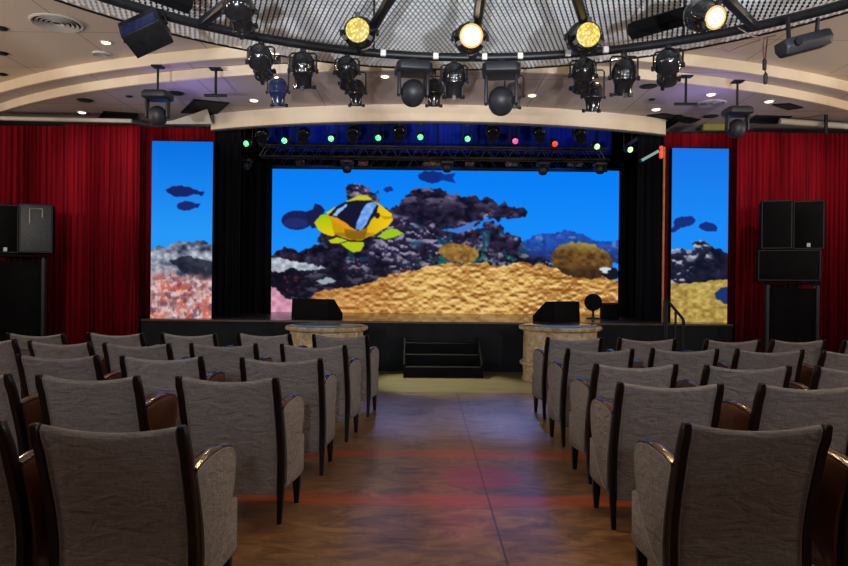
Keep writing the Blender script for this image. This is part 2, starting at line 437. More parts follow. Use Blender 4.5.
    ball = ell(X, Y, 583, 259, 31, 18, .12)
    P.mix(ball, fbm(x, y, 3.2, 123, 3, .7), (46, 30, 22), (150, 110, 50))
    P.put(ball * (1 - sst(-16, -4, y - 257 - .1 * (x - 583))) * .6, (196, 178, 88)); P.put(ball * sst(2, 14, y - 259) * .55, (28, 18, 18))
    ball = ell(X, Y, 459, 253, 20, 10, .1)
    P.mix(ball, fbm(x, y, 3, 127), (80, 56, 32), (196, 150, 70))
    P.put(ell(X, Y, 612, 272, 8, 6), (20, 22, 40)); P.put(ell(X, Y, 606, 268, 5, 3), (210, 215, 220))
    # dark fishes
    P.put(ell(x, y, 297.5, 222, 15.5, 9.6, -.04), (26, 32, 84)); P.put(poly(x, y, [(305, 214), (313, 211), (315, 205), (321, 207), (325, 212), (321, 220), (326, 228), (312, 230)]), (24, 28, 76))
    P.put(ell(x, y, 296, 225, 12, 5), (34, 44, 105))
    P.put(ell(*wob(3, 4, 131), 431, 177, 14, 6), (14, 44, 128)); P.put(poly(x, y, [(440, 175), (455, 173), (452, 178), (455, 183), (440, 180)]), (18, 52, 140))
    P.put(ell(*wob(3, 3, 133), 388, 190, 4.5, 3), (30, 48, 120))
    # yellow and black fish
    X, Y = wob(2.2, 8, 141)
    q = lambda pts: poly(X, Y, Z(pts))
    P.mix(q([(150, 228), (172, 200), (200, 196), (235, 210), (276, 236), (268, 256), (215, 276), (182, 264), (160, 246)]), (y - 215) / 22, (150, 196, 20), (232, 200, 16))
    P.put(q([(246, 164), (266, 148), (300, 133), (334, 128), (350, 138), (345, 154), (290, 156), (262, 168)]), (200, 196, 44))
    P.put(q([(188, 192), (225, 172), (262, 156), (262, 166), (232, 184), (210, 200)]), (196, 206, 60))
    P.mix(q([(208, 208), (232, 190), (280, 160), (345, 140), (385, 162), (424, 192), (428, 216), (412, 238), (362, 268), (312, 290), (266, 286), (222, 270), (212, 240)]), (x - 340) / 55, (196, 150, 14), (242, 206, 22))
    P.put(q([(200, 200), (230, 170), (256, 154), (300, 147), (350, 144), (376, 164), (366, 196), (352, 214), (336, 244), (306, 258), (276, 240), (232, 212)]), (20, 22, 48))
    P.put(q([(258, 246), (300, 256), (340, 244), (330, 280), (290, 288), (262, 280)]), (150, 104, 22))
    P.mix(q([(336, 156), (352, 150), (370, 158), (356, 184), (344, 208), (334, 232), (318, 254), (296, 252), (302, 222), (316, 188)]), fbm(x, y, 3, 151), (60, 124, 226), (168, 206, 246))
    P.put(q([(216, 202), (232, 182), (262, 160), (268, 163), (246, 184), (230, 206)]), (150, 190, 240))
    P.put(ell(X, Y, 272 + 300 / 3.54, 160 + 285 / 3.54, 40, 7) * q([(205, 205), (240, 160), (345, 134), (428, 200), (412, 238), (312, 290), (222, 270)]) * .45, (120, 84, 16))
    P.put(q([(378, 196), (398, 204), (424, 202), (428, 210), (400, 214)]), (200, 150, 14)); P.put(ell(x, y, 272 + 372 / 3.54, 160 + 200 / 3.54, 2.6, 3), (30, 28, 40))
    P.put(q([(188, 204), (218, 206), (274, 236), (266, 250), (232, 230)]), (226, 150, 24))
    P.put(q([(244, 302), (268, 292), (324, 294), (326, 306), (312, 328), (288, 330), (264, 318)]), (178, 196, 22))
    P.put(q([(202, 290), (232, 280), (268, 290), (240, 300), (212, 300)]), (190, 200, 26))
    P.put(q([(370, 276), (404, 252), (440, 248), (466, 262), (432, 276), (402, 282)]), (156, 196, 30))
    return P.c
def left_picture(x, y):
    P = Pic(x, y)
    wob = lambda a, s, sd: (x + (fbm(x, y, s, sd) - .5) * a, y + (fbm(x, y, s, sd + 7) - .5) * a)
    P.mix(np.ones_like(x), (y - 141) / 90, (4, 112, 226), (36, 150, 246))
    X, Y = wob(3, 5, 201)
    P.put(ell(X, Y, 180, 191.5, 14, 5.5, .05), (22, 34, 100)); P.put(poly(X, Y, [(190, 190), (204, 191), (202, 195), (190, 194)]), (22, 34, 100))
    P.put(ell(X, Y, 186, 206, 9.5, 4.6, -.1), (26, 40, 110)); P.put(poly(X, Y, [(193, 204), (200, 203), (198, 207), (193, 208)]), (26, 40, 110))
    X, Y = wob(7, 6, 211)
    reef = poly(X, Y, [(148, 252), (158, 246), (168, 248), (178, 242), (200, 240), (215, 245), (215, 322), (148, 322)])
    n = fbm(x, y, 8, 221, 4, .7)
    n2 = fbm(x, y, 3, 225, 3, .7)
    P.mix(reef, n * 1.2 + n2 * .7 - .45, (30, 34, 56), (214, 222, 234))
    P.put(reef * poly(*wob(8, 6, 231), [(170, 262), (190, 256), (215, 262), (215, 290), (196, 282), (180, 270)]) * .75, (18, 20, 36))
    lo = reef * sst(268, 284, y + (n - .5) * 20)
    P.mix(lo, fbm(x, y, 6, 241, 4), (110, 40, 40), (240, 225, 225))
    P.put(lo * sst(.45, .66, fbm(x, y, 9, 251)) * .55, (214, 92, 66)); P.put(lo * sst(.5, .64, fbm(x, y, 3.2, 255, 3)) * .55, (240, 226, 230)); P.put(lo * sst(.56, .66, fbm(x, y, 5, 257, 3)) * .6, (90, 50, 70))
    return P.c
def right_picture(x, y):
    P = Pic(x, y)
    wob = lambda a, s, sd: (x + (fbm(x, y, s, sd) - .5) * a, y + (fbm(x, y, s, sd + 7) - .5) * a)
    P.mix(np.ones_like(x), (y - 148) / 80, (20, 116, 232), (24, 138, 246))
    X, Y = wob(3, 5, 301)
    P.put(ell(X, Y, 684, 222, 11, 5.5, -.2), (22, 46, 122)); P.put(poly(X, Y, [(676, 224), (668, 232), (674, 233), (680, 227)]), (22, 46, 122)); P.put(ell(X, Y, 708, 227, 9, 4.4, .1), (22, 46, 122))
    X, Y = wob(6, 5, 311)
    reef = poly(X, Y, [(666, 252), (680, 248), (694, 250), (690, 242), (700, 240), (716, 248), (732, 256), (732, 296), (666, 296)])
    reef_tex(P, reef, x, y, 321, (14, 18, 36), (190, 205, 220), 7, .55)
    X, Y = wob(4, 5, 331)
    carp = poly(X, Y, [(666, 282), (690, 284), (715, 280), (732, 279), (732, 325), (666, 325)])
    n = fbm(x, y, 3.2, 341, 3, .7)
    P.mix(carp, n * 1.1 - .05, (120, 92, 34), (224, 200, 116))
    P.put(ell(X, Y, 728, 295, 12, 8), (24, 50, 110))
    return P.c

def screen_mat():
    m, nt, b = new_mat('led_wall')
    a = N(nt, 'ShaderNodeAttribute', attribute_name='led'); 
    b.inputs['Base Color'].default_value = (.003, .003, .003, 1); b.inputs['Roughness'].default_value = .9; b.inputs['Specular IOR Level'].default_value = 0.
    nt.links.new(a.outputs['Color'], b.inputs['Emission Color']); b.inputs['Emission Strength'].default_value = LED
    m.cycles.emission_sampling = 'FRONT'
    return m
LED = 1.0
SCREEN = screen_mat()
def screen(name, label, px0, px1, py0, py1, Y, pic, step, depth=.12, group=None, slant=0.):
    """px/py are the corners in the photograph; the wall stands upright at depth Y, slightly turned"""
    xm = (px0 + px1) / 2; c = at(xm, (py0 + py1) / 2, Y)
    W = (px1 - px0) * Y / F; H = (py1 - py0) * Y / F
    nx, ny = int((px1 - px0) / step), int((py1 - py0) / step)
    u, v = np.meshgrid(np.linspace(0, 1, nx + 1), np.linspace(0, 1, ny + 1))
    col = pic((px0 + u * (px1 - px0)).ravel(), (py0 + v * (py1 - py0)).ravel())
    g = np.pad(np.clip(col, 0, 1).reshape(ny + 1, nx + 1, 3), ((1, 1), (1, 1), (0, 0)), mode='edge')
    g = (g[1:-1, :-2] + 2 * g[1:-1, 1:-1] + g[1:-1, 2:]) / 4
    g = np.pad(g, ((1, 1), (0, 0), (0, 0)), mode='edge'); col = ((g[:-2] + 2 * g[1:-1] + g[2:]) / 4).reshape(-1, 3)
    col = np.where(col <= .04045, col / 12.92, ((col + .055) / 1.055) ** 2.4)
    co = np.zeros(((nx + 1) * (ny + 1), 3), 'f'); co[:, 0] = (u.ravel() - .5) * W; co[:, 2] = (.5 - v.ravel()) * H; co[:, 1] = -depth / 2 - .004
    i = np.arange(nx)[None, :] + (nx + 1) * np.arange(ny)[:, None]; i = i.ravel()
    fc = np.stack([i, i + nx + 1, i + nx + 2, i + 1], 1).astype('i')
    me = bpy.data.meshes.new('led_face'); me.vertices.add(len(co)); me.vertices.foreach_set('co', co.ravel())
    me.loops.add(fc.size); me.loops.foreach_set('vertex_index', fc.ravel())
    me.polygons.add(len(fc)); me.polygons.foreach_set('loop_start', np.arange(0, fc.size, 4, dtype='i'))
    me.update(calc_edges=True); me.validate()
    at_ = me.color_attributes.new('led', 'FLOAT_COLOR', 'POINT')
    at_.data.foreach_set('color', np.concatenate([col, np.ones((len(col), 1))], 1).astype('f').ravel())
    me.materials.append(SCREEN)
    root = empty(name, (c.x, c.y + depth / 2, c.z - H / 2), math.atan(YAW), label, 'screen', group)
    fo = bpy.data.objects.new('led_face', me); COL.objects.link(fo); fo.parent = root; fo.location = (0, 0, H / 2)
    MB().box((0, 0, H / 2), (W + .02, depth, H + .02)).build('cabinet', MATTE, root)
    return root, W, H, c
screen('video_wall', 'wide video wall at the back of the stage showing a yellow striped fish over coral', 272, 619.5, 168.5, 313.5, 14.2, main_picture, .56)
sl, WL, HL, cl = screen('side_screen', 'tall narrow screen left of the stage showing two small dark fish over pale rocks', 151.5, 212, 141.5, 319, 11.47, left_picture, .5, group='tall side screens')
sr, WR, HR, cr = screen('side_screen', 'tall narrow screen right of the stage showing dark fish above golden coral', 671, 728, 148.5, 322.5, 11.68, right_picture, .5, group='tall side screens')
# ------------------------------------------------------------------ armchairs
PATH = [(-.32, .82), (-.30, .765), (-.275, .72), (-.247, .64), (-.225, .58), (-.20, .51), (-.183, .45), (-.168, .38), (-.162, .31), (-.165, .24), (-.172, .17), (-.186, .08), (-.205, 0)]
def path_y(z):
    for (y0, z0), (y1, z1) in zip(PATH, PATH[1:]):
        if z1 <= z <= z0: t = (z - z1) / (z0 - z1); return y1 + (y0 - y1) * t
    return PATH[0][0]
def splay(y): return max(0., (y + .20)) * .085
def make_chair(left, right):
    MB.zs = 1.055
    root = empty('armchair')
    for s in (-1, 1):                                   # rear legs run up as the uprights of the back
        m = MB(); rings = []
        for i, (y, z) in enumerate(PATH):
            w = .020 if z > .2 else .013 + .007 * z / .2
            d = .028 if z > .2 else .018 + .010 * z / .2
            if i == 0: w *= .8; d *= .8
            c = .006
            x = s * .279
            rings.append([Vector((x + a * w, y + b * d, z)) for a, b in ((-1, -.7), (-.7, -1), (.7, -1), (1, -.7), (1, .7), (.7, 1), (-.7, 1), (-1, .7))])
        rings.insert(0, [p + Vector((0, 0, .006)) for p in [Vector((s * .279 + (q.x - s * .279) * .7, PATH[0][0] + (q.y - PATH[0][0]) * .7, .82)) for q in rings[0]]])
        m.loft(rings).build('rear_leg', WOOD, root, smooth=True)
        # front leg
        x = s * (.262 + splay(.19)); rings = []
        for z, h in ((.17, .024), (.10, .021), (0, .014)):
            rings.append([Vector((x + a * h, .19 + b * h, z)) for a, b in ((-1, -1), (1, -1), (1, 1), (-1, 1))])
        MB().loft(rings).build('front_leg', WOOD, root, bevel=.003)
    # upholstered back
    m = MB(); cols = []
    nx = 13; zs = [.155 + (.805 - .155) * i / 15 for i in range(16)]
    for i in range(nx):
        x = -.258 + .516 * i / (nx - 1); q = (x / .258)
        dip = .028 * (1 - q * q); edge = min(1., (1 - abs(q)) * 8 + .55)
        ring = []
        for z in zs:
            zz = .155 + (z - .155) * (1 - dip / .65); ring.append(Vector((x, path_y(z) - .024 * edge - .010 * (1 - q * q) * math.sin(PI * (z - .155) / .65), zz)))
        zt = .155 + .65 * (1 - dip / .65)
        for a in (35, 75, 115, 150): ring.append(Vector((x, path_y(.805) + .006 - .030 * math.cos(math.radians(a)) * edge, zt + .016 * math.sin(math.radians(a)))))
        for z in zs[::-1]:
            zz = .155 + (z - .155) * (1 - dip / .65); ring.append(Vector((x, path_y(z) + .036 * edge + .022 * (1 - q * q) * math.sin(PI * (z - .155) / .65), zz)))
        cols.append(ring)
    back = m.loft(cols).build('backrest', FAB, root, smooth=True)
    for s in (-1, 1):
        MB().tube([(s * .254, path_y(z) - .0165, z) for z in zs], .0035, 5).build('piping', PIPING, back, smooth=True)
    # seat
    m = MB()
    def slab(y0, y1, z0, z1, w0, r=.02):
        rings = []
        for y in [y0 + (y1 - y0) * i / 8 for i in range(9)]:
            w = w0 + splay(y); rings.append([Vector((-w, y, z0)), Vector((w, y, z0)), Vector((w, y, z1)), Vector((-w, y, z1))])
        return MB().loft(rings)
    base = slab(-.15, .265, .165, .345, .272).build('seat_base', FAB, root, bevel=.015)
    slab(-.14, .295, .335, .43, .252).build('seat_cushion', FAB, root, bevel=.028, seg=3)
    # arms
    out = [(-.145, .20), (-.138, .31), (-.150, .40), (-.172, .49), (-.200, .58), (-.222, .637), (-.15, .652), (-.06, .662), (.03, .664), (.10, .656), (.150, .640), (.178, .612), (.186, .575), (.180, .525), (.160, .465), (.128, .405), (.085, .345), (.03, .288), (-.03, .242), (-.085, .210)]
    top = out[5:13]
    for s in (-1, 1):
        arm = None
        def prism(xa, xb, shr=0.):
            cy, cz = .0, .45
            A = [Vector((s * (xa + splay(y)), y + (cy - y) * shr, z + (cz - z) * shr)) for y, z in out]
            B = [Vector((s * (xb + splay(y)), y + (cy - y) * shr, z + (cz - z) * shr)) for y, z in out]
            return MB().loft([A, B])
        arm = prism(.272, .306).build('armrest', left if s < 0 else right, root, bevel=.008, seg=2)
        prism(.256, .272, .02).build('inner_panel', INNER, arm, bevel=.004, seg=1)
        if (left if s < 0 else right) is FAB: MB().tube([(s * (.303 + splay(y)), y * .985, z) for y, z in out], .0045, 5, True).build('piping', PIPING, arm, smooth=True)
        m = MB(); rings = []
        for i, (y, z) in enumerate(top):
            a = top[max(i - 1, 0)]; b = top[min(i + 1, len(top) - 1)]
            t = Vector((0, b[0] - a[0], b[1] - a[1])).normalized(); nrm = Vector((0, -t.z, t.y))
            hw = .026 if i < 6 else (.024 if i == 6 else .018)
            cx = s * (.279 + splay(y)); c = Vector((cx, y, z))
            rings.append([c + Vector((a_ * hw, 0, 0)) + nrm * h for a_, h in ((-1, -.004), (-1, .010), (-.75, .016), (0, .020), (.75, .016), (1, .010), (1, -.004))])
        m.loft(rings).build('arm_cap', CAPW, arm, smooth=True)
        # padded side panel below the leaf-shaped arm
        rings = []
        for y, z0, z1 in ((-.14, .17, .34), (0., .165, .37), (.15, .165, .405), (.235, .17, .415), (.268, .185, .40)):
            w = .272 + splay(y); rings.append([Vector((s * w, y, z0)), Vector((s * (w + .012), y, z0)), Vector((s * (w + .012), y, z1)), Vector((s * w, y, z1))])
        MB().loft(rings).build('side_panel', FAB, root, bevel=.008)
    MB.zs = 1.
    return root

# back-top corners of every chair in the photograph (left x, y, right x, y), nearest row first, aisle seat first
ROWS_L = [[(27.6, 429, 184, 428), (-146, 419, 12, 422.5)],
          [(174.5, 378.3, 277.5, 379.3), (36, 378, 136, 378.7), (-92, 374, 9.5, 376.5)],
          [(239.6, 359.5, 321.9, 358.8), (120.5, 358, 201, 357.5), (15.5, 356, 97, 356.3)],
          [(279, 345, 346.5, 345.6), (190, 345, 256, 344.6), (103.3, 345, 168, 345.4), (26.5, 341.5, 92, 344), (-50, 339, 16, 340)],
          [(311, 335.3, 369, 335), (235.4, 333.6, 291, 334.8), (159, 333.5, 216.5, 334.2), (86.5, 333.8, 142, 334.3), (17.3, 333, 79.5, 333.3)]]
ROWS_R = [[(683, 424.5, 835, 426.7), (866, 427.5, 1018, 430)],
          [(617.3, 382.6, 725.5, 384.6), (760.5, 384.6, 868, 386.5)],
          [(594, 364.6, 680, 364.9), (704.6, 364.8, 793.4, 366.6), (816.5, 366, 906, 368)],
          [(566.4, 349.4, 635.2, 349.6), (650.4, 348, 721, 348.9), (735.7, 348.9, 806, 350), (819, 350.6, 889, 352)],
          [(546, 337.8, 604, 338.1), (618, 337.8, 677.6, 338.9), (704.5, 339.9, 763.5, 339.6), (768.5, 339.5, 828, 339.4), (840.7, 340.8, 899, 341.5)]]
ROWN = ['nearest row', 'second nearest row', 'middle row', 'second row from stage', 'row nearest the stage']
SEATN = ['aisle seat', 'second seat from the aisle', 'third seat from the aisle', 'fourth seat from the aisle', 'fifth seat from the aisle']
kinds = {'aisle_left': (INNER, FAB), 'aisle_right': (FAB, INNER), 'inner': (INNER, INNER)}; made = {}
for side, rows in (('left', ROWS_L), ('right', ROWS_R)):
    for ri, row in enumerate(rows):
        last = None
        for si, (xa, ya, xb, yb) in enumerate(row):
            a = at(xa, ya, 1.); b = at(xb, yb, 1.)
            Za = .55 / (CAMZ - a.z); Zb = .55 / (CAMZ - b.z); Z = (Za + Zb) / 2
            Zw = .598 / (b.x - a.x); Z = .75 * Z + .25 * Zw
            X = (a.x + b.x) / 2 * Z
            if last is not None and abs(X - last) < .72: X = last + math.copysign(.72, X - last)
            last = X
            rz = max(-.07, min(.07, .5 * (Zb - Za) / .6))
            if side == 'left': rz -= (.06, .04, .06, .09, .14)[ri] * (1. if si == 0 else .45)
            kd = 'inner' if si else 'aisle_' + side
            if kd in made: o = copy_tree(made[kd])
            else: o = made[kd] = make_chair(*kinds[kd])
            o.rotation_euler = (0, 0, rz)
            o.location = (X - .34 * math.sin(rz), Z + .34 * math.cos(rz), 0)
            tag(o, f'grey fabric armchair {side} of the aisle, {ROWN[ri]}, {SEATN[si]}', 'armchair', f'armchairs {side} of the aisle')
# ------------------------------------------------------------------ curtains
def curtain(name, xa, ya, xb, yb, z0, z1, mat, label, group, pitch=.085, amp=.03, seed=1, cat='curtain', kind=None):
    rnd = random.Random(seed); L = math.hypot(xb - xa, yb - ya); n = max(12, int(L / pitch * 8))
    tx, ty = (xb - xa) / L, (yb - ya) / L; nx, ny = -ty, tx
    ph = 0.; pts = []
    for i in range(n + 1):
        ph += 2 * PI * (L / n) / pitch * (1 + .45 * math.sin(i * .13 + seed) * math.sin(i * .041))
        pts.append((L * i / n, ph, .7 + .3 * math.sin(i * .07 + seed * 2)))
    rings = []
    for z, k in ((z1, .55), (z1 - .12, .8), ((z0 + z1) / 2, 1.), (z0, 1.15)):
        r = []
        for s, p, q in pts:
            o = amp * k * q * (math.sin(p) + .3 * math.sin(2 * p + 1)); r.append(Vector((xa + tx * s + nx * o, ya + ty * s + ny * o, z)))
        for s, p, q in pts[::-1]:
            o = amp * k * q * (math.sin(p) + .3 * math.sin(2 * p + 1)) + .012; r.append(Vector((xa + tx * s + nx * o, ya + ty * s + ny * o, z)))
        rings.append(r)
    o = MB().loft(rings).build(name, mat, smooth=True)
    return tag(o, label, cat, group)
CT = at(60, 124, 11.6).z; CTR = at(790, 133.5, 11.8).z
def cx(px, Y): return (px - 424) * Y / F
GC = 'red velvet curtains beside the stage'
curtain('curtain', -9.5, 11.75, cx(62, 11.75), 11.78, .0, CT, REDCLOTH, 'red velvet curtain behind the speaker at the left wall', GC, seed=1)
curtain('curtain', cx(62.5, 11.6), 11.62, cx(138, 11.6), 11.64, .0, CT, REDCLOTH, 'bright red velvet curtain between left speaker and left side screen', GC, seed=2)
curtain('curtain', cx(138, 11.9), 11.88, cx(213.5, 11.9), 11.9, SH, CT + .03, REDCLOTH, 'red velvet curtain behind the left side screen', GC, seed=3)
curtain('curtain', cx(664, 11.9), 11.92, cx(746, 11.9), 11.95, SH, CTR + .02, REDCLOTH, 'red velvet curtain behind the right side screen', GC, seed=4)
curtain('curtain', cx(728, 11.75) + .12, 11.72, 9.5, 11.8, .0, CTR, REDCLOTH, 'red velvet curtain behind the right speaker stack', GC, seed=5)
GB = 'black stage drapes'
curtain('stage_drape', cx(213.5, 12), 12.0, cx(240, 12), 12.0, SH, 4.065, BLKCLOTH, 'black drape hanging left of stage next to left side screen', GB, seed=6, pitch=.14)
curtain('stage_drape', cx(238, 13.4), 13.4, cx(271, 13.4), 13.4, SH, 3.99, BLKCLOTH, 'black drape hanging at left edge of the video wall', GB, seed=7, pitch=.14)
curtain('stage_drape', cx(638, 12), 12.1, cx(664, 12), 12.1, SH, 4.02, BLKCLOTH, 'black drape hanging right of stage next to right side screen', GB, seed=8, pitch=.14)
curtain('stage_drape', cx(620, 13.5), 13.5, cx(645, 13.5), 13.5, SH, 3.99, BLKCLOTH, 'black drape hanging at right edge of the video wall', GB, seed=9, pitch=.14)
curtain('border_cloth', -3.3, 13.9, 3.7, 13.9, 4.0, 5.0, BLUECL, 'blue lit border cloth above the video wall behind the stage lights', None, pitch=.2, seed=10)
curtain('border_cloth', -3.4, 14.45, 3.9, 14.45, 3.74, 4.05, BLKCLOTH, 'black border cloth along the top edge of the video wall', None, pitch=.2, seed=11)
# dark plinths below the side screens are part of the stage front

# ------------------------------------------------------------------ speakers
def speaker_box(px0, px1, py0, py1, Y, label, depth=.42, mat=GRILLE, group=None, logo=None, ring=True):
    a = at(px0, py1, Y); b = at(px1, py0, Y); H = b.z - a.z
    rz = -math.atan2((a.x + b.x) / 2, Y) * .82; W = (b.x - a.x) * math.cos(rz)
    r = empty('loudspeaker', ((a.x + b.x) / 2 - depth / 2 * math.sin(rz), Y + depth / 2 * math.cos(rz), a.z), rz, label, 'loudspeaker', group)
    MB().box((0, 0, H / 2), (W - .004, depth, H - .004)).build('cabinet', MATTE, r, bevel=.012)
    MB().box((0, -depth / 2 - .004, H / 2), (W - .06, .014, H - .06)).build('grille', mat, r, bevel=.004)
    fr = MB()
    for c, d in (((0, -depth / 2 - .003, H - .018), (W - .02, .012, .012)), ((0, -depth / 2 - .003, .018), (W - .02, .012, .012)), ((-W / 2 + .018, -depth / 2 - .003, H / 2), (.012, .012, H - .02)), ((W / 2 - .018, -depth / 2 - .003, H / 2), (.012, .012, H - .02))): fr.box(c, d)
    fr.build('grille_frame', GREYB if mat is GRILLE else BLACK, r)
    if ring and mat is GRILLE:
        MB().tube([(-W * .18, -depth / 2 - .013, H * .6), (-W * .18, -depth / 2 - .013, H * .9), (W * .18, -depth / 2 - .013, H * .9), (W * .18, -depth / 2 - .013, H * .72)], .007, 6).build('horn_outline', WHITEP, r)
    if logo: MB().box((logo[0] * W, -depth / 2 - .014, logo[1] * H), (.05, .006, .06)).build('badge', WHITE, r)
    return a, b
G1 = 'loudspeakers at the left wall'; G2 = 'loudspeakers of the right stack'
speaker_box(19, 53, 204, 253, 10.8, 'grey fronted loudspeaker on black stand left of the red curtain', group=G1)
speaker_box(-16, 18.6, 204, 253, 10.85, 'black loudspeaker cut off by the left picture edge', group=G1, mat=MATTE, logo=(.12, .08))
a, b = speaker_box(761, 792.6, 200, 249, 10.85, 'tall black loudspeaker on the left in the upper pair of right stack', group=G2, mat=MATTE)
speaker_box(793, 824.5, 200.3, 249.3, 10.85, 'tall black loudspeaker on the right in the upper pair, with white badge', group=G2, mat=MATTE, logo=(0., .09))
speaker_box(758, 820, 249.5, 281, 10.8, 'wide black loudspeaker lying under the upper pair of right stack', group=G2, mat=MATTE, depth=.45)
def stand(px0, px1, ptop, Y, label, rail=True):
    a = at(px0, ptop, Y); b = at(px1, ptop, Y); H = min(a.z, b.z) - .004
    rz = -math.atan2((a.x + b.x) / 2, Y) * .82; W = (b.x - a.x) * math.cos(rz)
    r = empty('speaker_stand', ((a.x + b.x) / 2 - .28 * math.sin(rz), Y + .28 * math.cos(rz), 0), rz, label, 'stand', 'black stands under the loudspeakers')
    MB().box((0, 0, H - .025), (W, .56, .05)).build('top', MATTE, r, bevel=.005)
    for sx in (-1, 1):
        for yy in (-1, 1): MB().box((sx * (W / 2 - .025), yy * .25, (H - .05) / 2), (.04, .04, H - .05)).build('leg', GREYB, r)
    MB().box((0, .02, .14 + (H - .24) / 2), (W - .10, .42, H - .24)).build('black_skirt', MATTE, r)
    MB().box((0, -.25, .30), (W - .09, .03, .04)).build('rail', GREYB, r)
stand(-16, 44, 253.2, 10.8, 'black framed stand under the loudspeakers at left wall')
stand(767, 819, 281.2, 10.8, 'black framed stand under the right loudspeaker stack')

# ------------------------------------------------------------------ drum tables
def drum(px, Y, label):
    c = at(px, 325, Y); h = c.z
    r = empty('drum_table', (c.x, Y, 0), 0, label, 'table', 'round drum tables at the foot of the stage')
    MB().lathe([(0, 0), (.56, 0), (.565, .02), (.545, .06), (.54, h - .09), (.555, h - .075), (.0, h - .075)], 48).build('drum', STONE, r, smooth=True)
    MB().lathe([(.535, .225), (.565, .215), (.59, .23), (.595, .25), (.59, .27), (.565, .285), (.535, .275)], 48).build('rope_moulding', STONE, r, smooth=True)
    MB().lathe([(0, h - .074), (.575, h - .074), (.605, h - .06), (.615, h - .035), (.60, h - .008), (.565, h - .004), (0, h - .004)], 48).build('rim', STONE, r, smooth=True)
    MB().lathe([(0, h - .003), (.545, h - .003), (.55, h + .002), (.545, h + .005), (0, h + .005)], 48).build('table_top', GLASSTOP, r, smooth=True)
drum(327, 10.45, 'round stone look drum table in front of stage, left of the aisle')
drum(560, 10.45, 'round stone look drum table in front of stage, right of the aisle')

# ------------------------------------------------------------------ things on and before the stage
def wedge(px, Y, rz, w, label):
    c = at(px, 320, Y)
    prof = [(0, 0), (.46, 0), (.46, .10), (.20, .335), (.02, .335)]
    r = empty('stage_monitor', (c.x, Y, SH), rz, label, 'monitor speaker', 'black wedge monitors on the stage edge')
    MB().loft([[Vector((-w / 2, y - .2, z)) for y, z in prof], [Vector((w / 2, y - .2, z)) for y, z in prof]]).build('cabinet', MATTE, r, bevel=.012)
    n = Vector((0, .235, .26)).normalized()
    M = Matrix.Translation((0, .13, .2215)) @ Matrix.Rotation(-math.atan2(.235, .26), 4, 'X')
    MB().box((0, 0, 0), (w - .08, .28, .02), M).build('grille', GRILLE, r)
wedge(316, 11.6, -.45, .72, 'black wedge stage monitor above the left drum table')
wedge(558, 11.62, .75, .70, 'black wedge stage monitor above the right drum table')
# portable steps
c0, c1 = at(402, 371, 10.8), at(482, 371, 10.8); W = c1.x - c0.x
r = empty('stage_steps', ((c0.x + c1.x) / 2, 10.78, 0), YAW, 'low black steps against the middle of the stage front', 'steps')
for i in range(3):
    z = .16 * (i + 1); y = -.28 + i * .24
    MB().box((0, y + .10, z - .02), (W - .1, .26, .03)).build('tread', MATTE, r, bevel=.004)
    MB().box((0, y - .015, z - .10), (W - .1, .016, .13)).build('step_front', MATTE, r)
for s in (-1, 1):
    pr = [(-.33, 0), (.38, 0), (.38, .55), (.20, .55), (.12, .48), (-.33, .2)]
    MB().loft([[Vector((s * (W / 2 - .05), y, z)) for y, z in pr], [Vector((s * (W / 2 - .02), y, z)) for y, z in pr]]).build('side_board', MATTE, r, bevel=.004)
# round floor fan on the stage and a small box beside it
c = at(593, 314, 12.6); r = empty('stage_fan', (c.x, 12.6, SH), -.3, 'black round stage fan on a foot at right of stage', 'fan')
R_ = .155; hz = .30
MB().lathe([(.0, -.05), (.07, -.055), (R_ * .9, -.04), (R_, -.02), (R_, .03), (R_ * .9, .045), (0, .05)], 28, Matrix.Translation((0, 0, hz)) @ Matrix.Rotation(PI / 2, 4, 'X')).build('fan_head', MATTE, r, smooth=True)
MB().tube([(0, 0, .02), (0, 0, hz - .1)], .022, 8).build('stem', BLACK, r); MB().lathe([(0, 0), (.12, 0), (.12, .02), (.03, .035), (0, .035)], 20).build('foot', BLACK, r, smooth=True)
c = at(610, 314, 12.7); r = empty('equipment_box', (c.x, 12.75, SH), .1, 'small black equipment box beside the round stage fan', 'box')
MB().box((0, 0, .13), (.27, .25, .26)).build('case', MATTE, r, bevel=.01); MB().box((0, 0, .275), (.28, .26, .03)).build('lid', GREYB, r, bevel=.006)
# handrail
p = at(667, 300, 11.0); q = at(683, 319, 10.75)
r = empty('handrail', (p.x, 11.0, 0), 0, 'black handrail beside the right side screen', 'handrail')
L_ = lambda v: Vector((v.x - p.x, v.y - 11.0, v.z))
MB().tube([L_(p) + Vector((0, .1, -.9)), L_(p) + Vector((0, .1, 0)), L_(p), L_(q), L_(q) + Vector((.02, -.03, -.12))], .022, 8).build('rail', BLACK, r, smooth=True)
for v in (L_(p), L_(p) + (L_(q) - L_(p)) * .55, L_(q)): MB().tube([(v.x, v.y, 0), (v.x, v.y, v.z)], .02, 8).build('post', BLACK, r, smooth=True)
# pole with orange lamp and tube light at the right drape
c = at(662.5, 320, 11.36); t = at(662.5, 147, 11.36)
r = empty('lighting_pole', (c.x, 11.36, SH), 0, 'thin pale pole between right drape and right side screen', 'pole')
MB().tube([(0, 0, .02), (0, 0, t.z - SH)], .018, 8).build('pole', BROWNBOX, r, smooth=True); MB().lathe([(0, 0), (.10, 0), (.10, .015), (0, .025)], 16).build('base', BLACK, r)
a = at(661, 158.5, 11.3); b = at(661, 146, 11.3)
r = empty('orange_lamp', (a.x, 11.29, a.z), 0, 'small glowing orange lamp clipped to the thin pole', 'lamp')
MB().box((0, 0, (b.z - a.z) / 2), (.06, .06, b.z - a.z)).build('lamp_body', ORANGE, r, bevel=.02); MB().box((0, .05, (b.z - a.z) / 2), (.05, .05, .08)).build('clip', BLACK, r)
a = at(640.5, 161, 11.3); b = at(659, 150.8, 11.3)
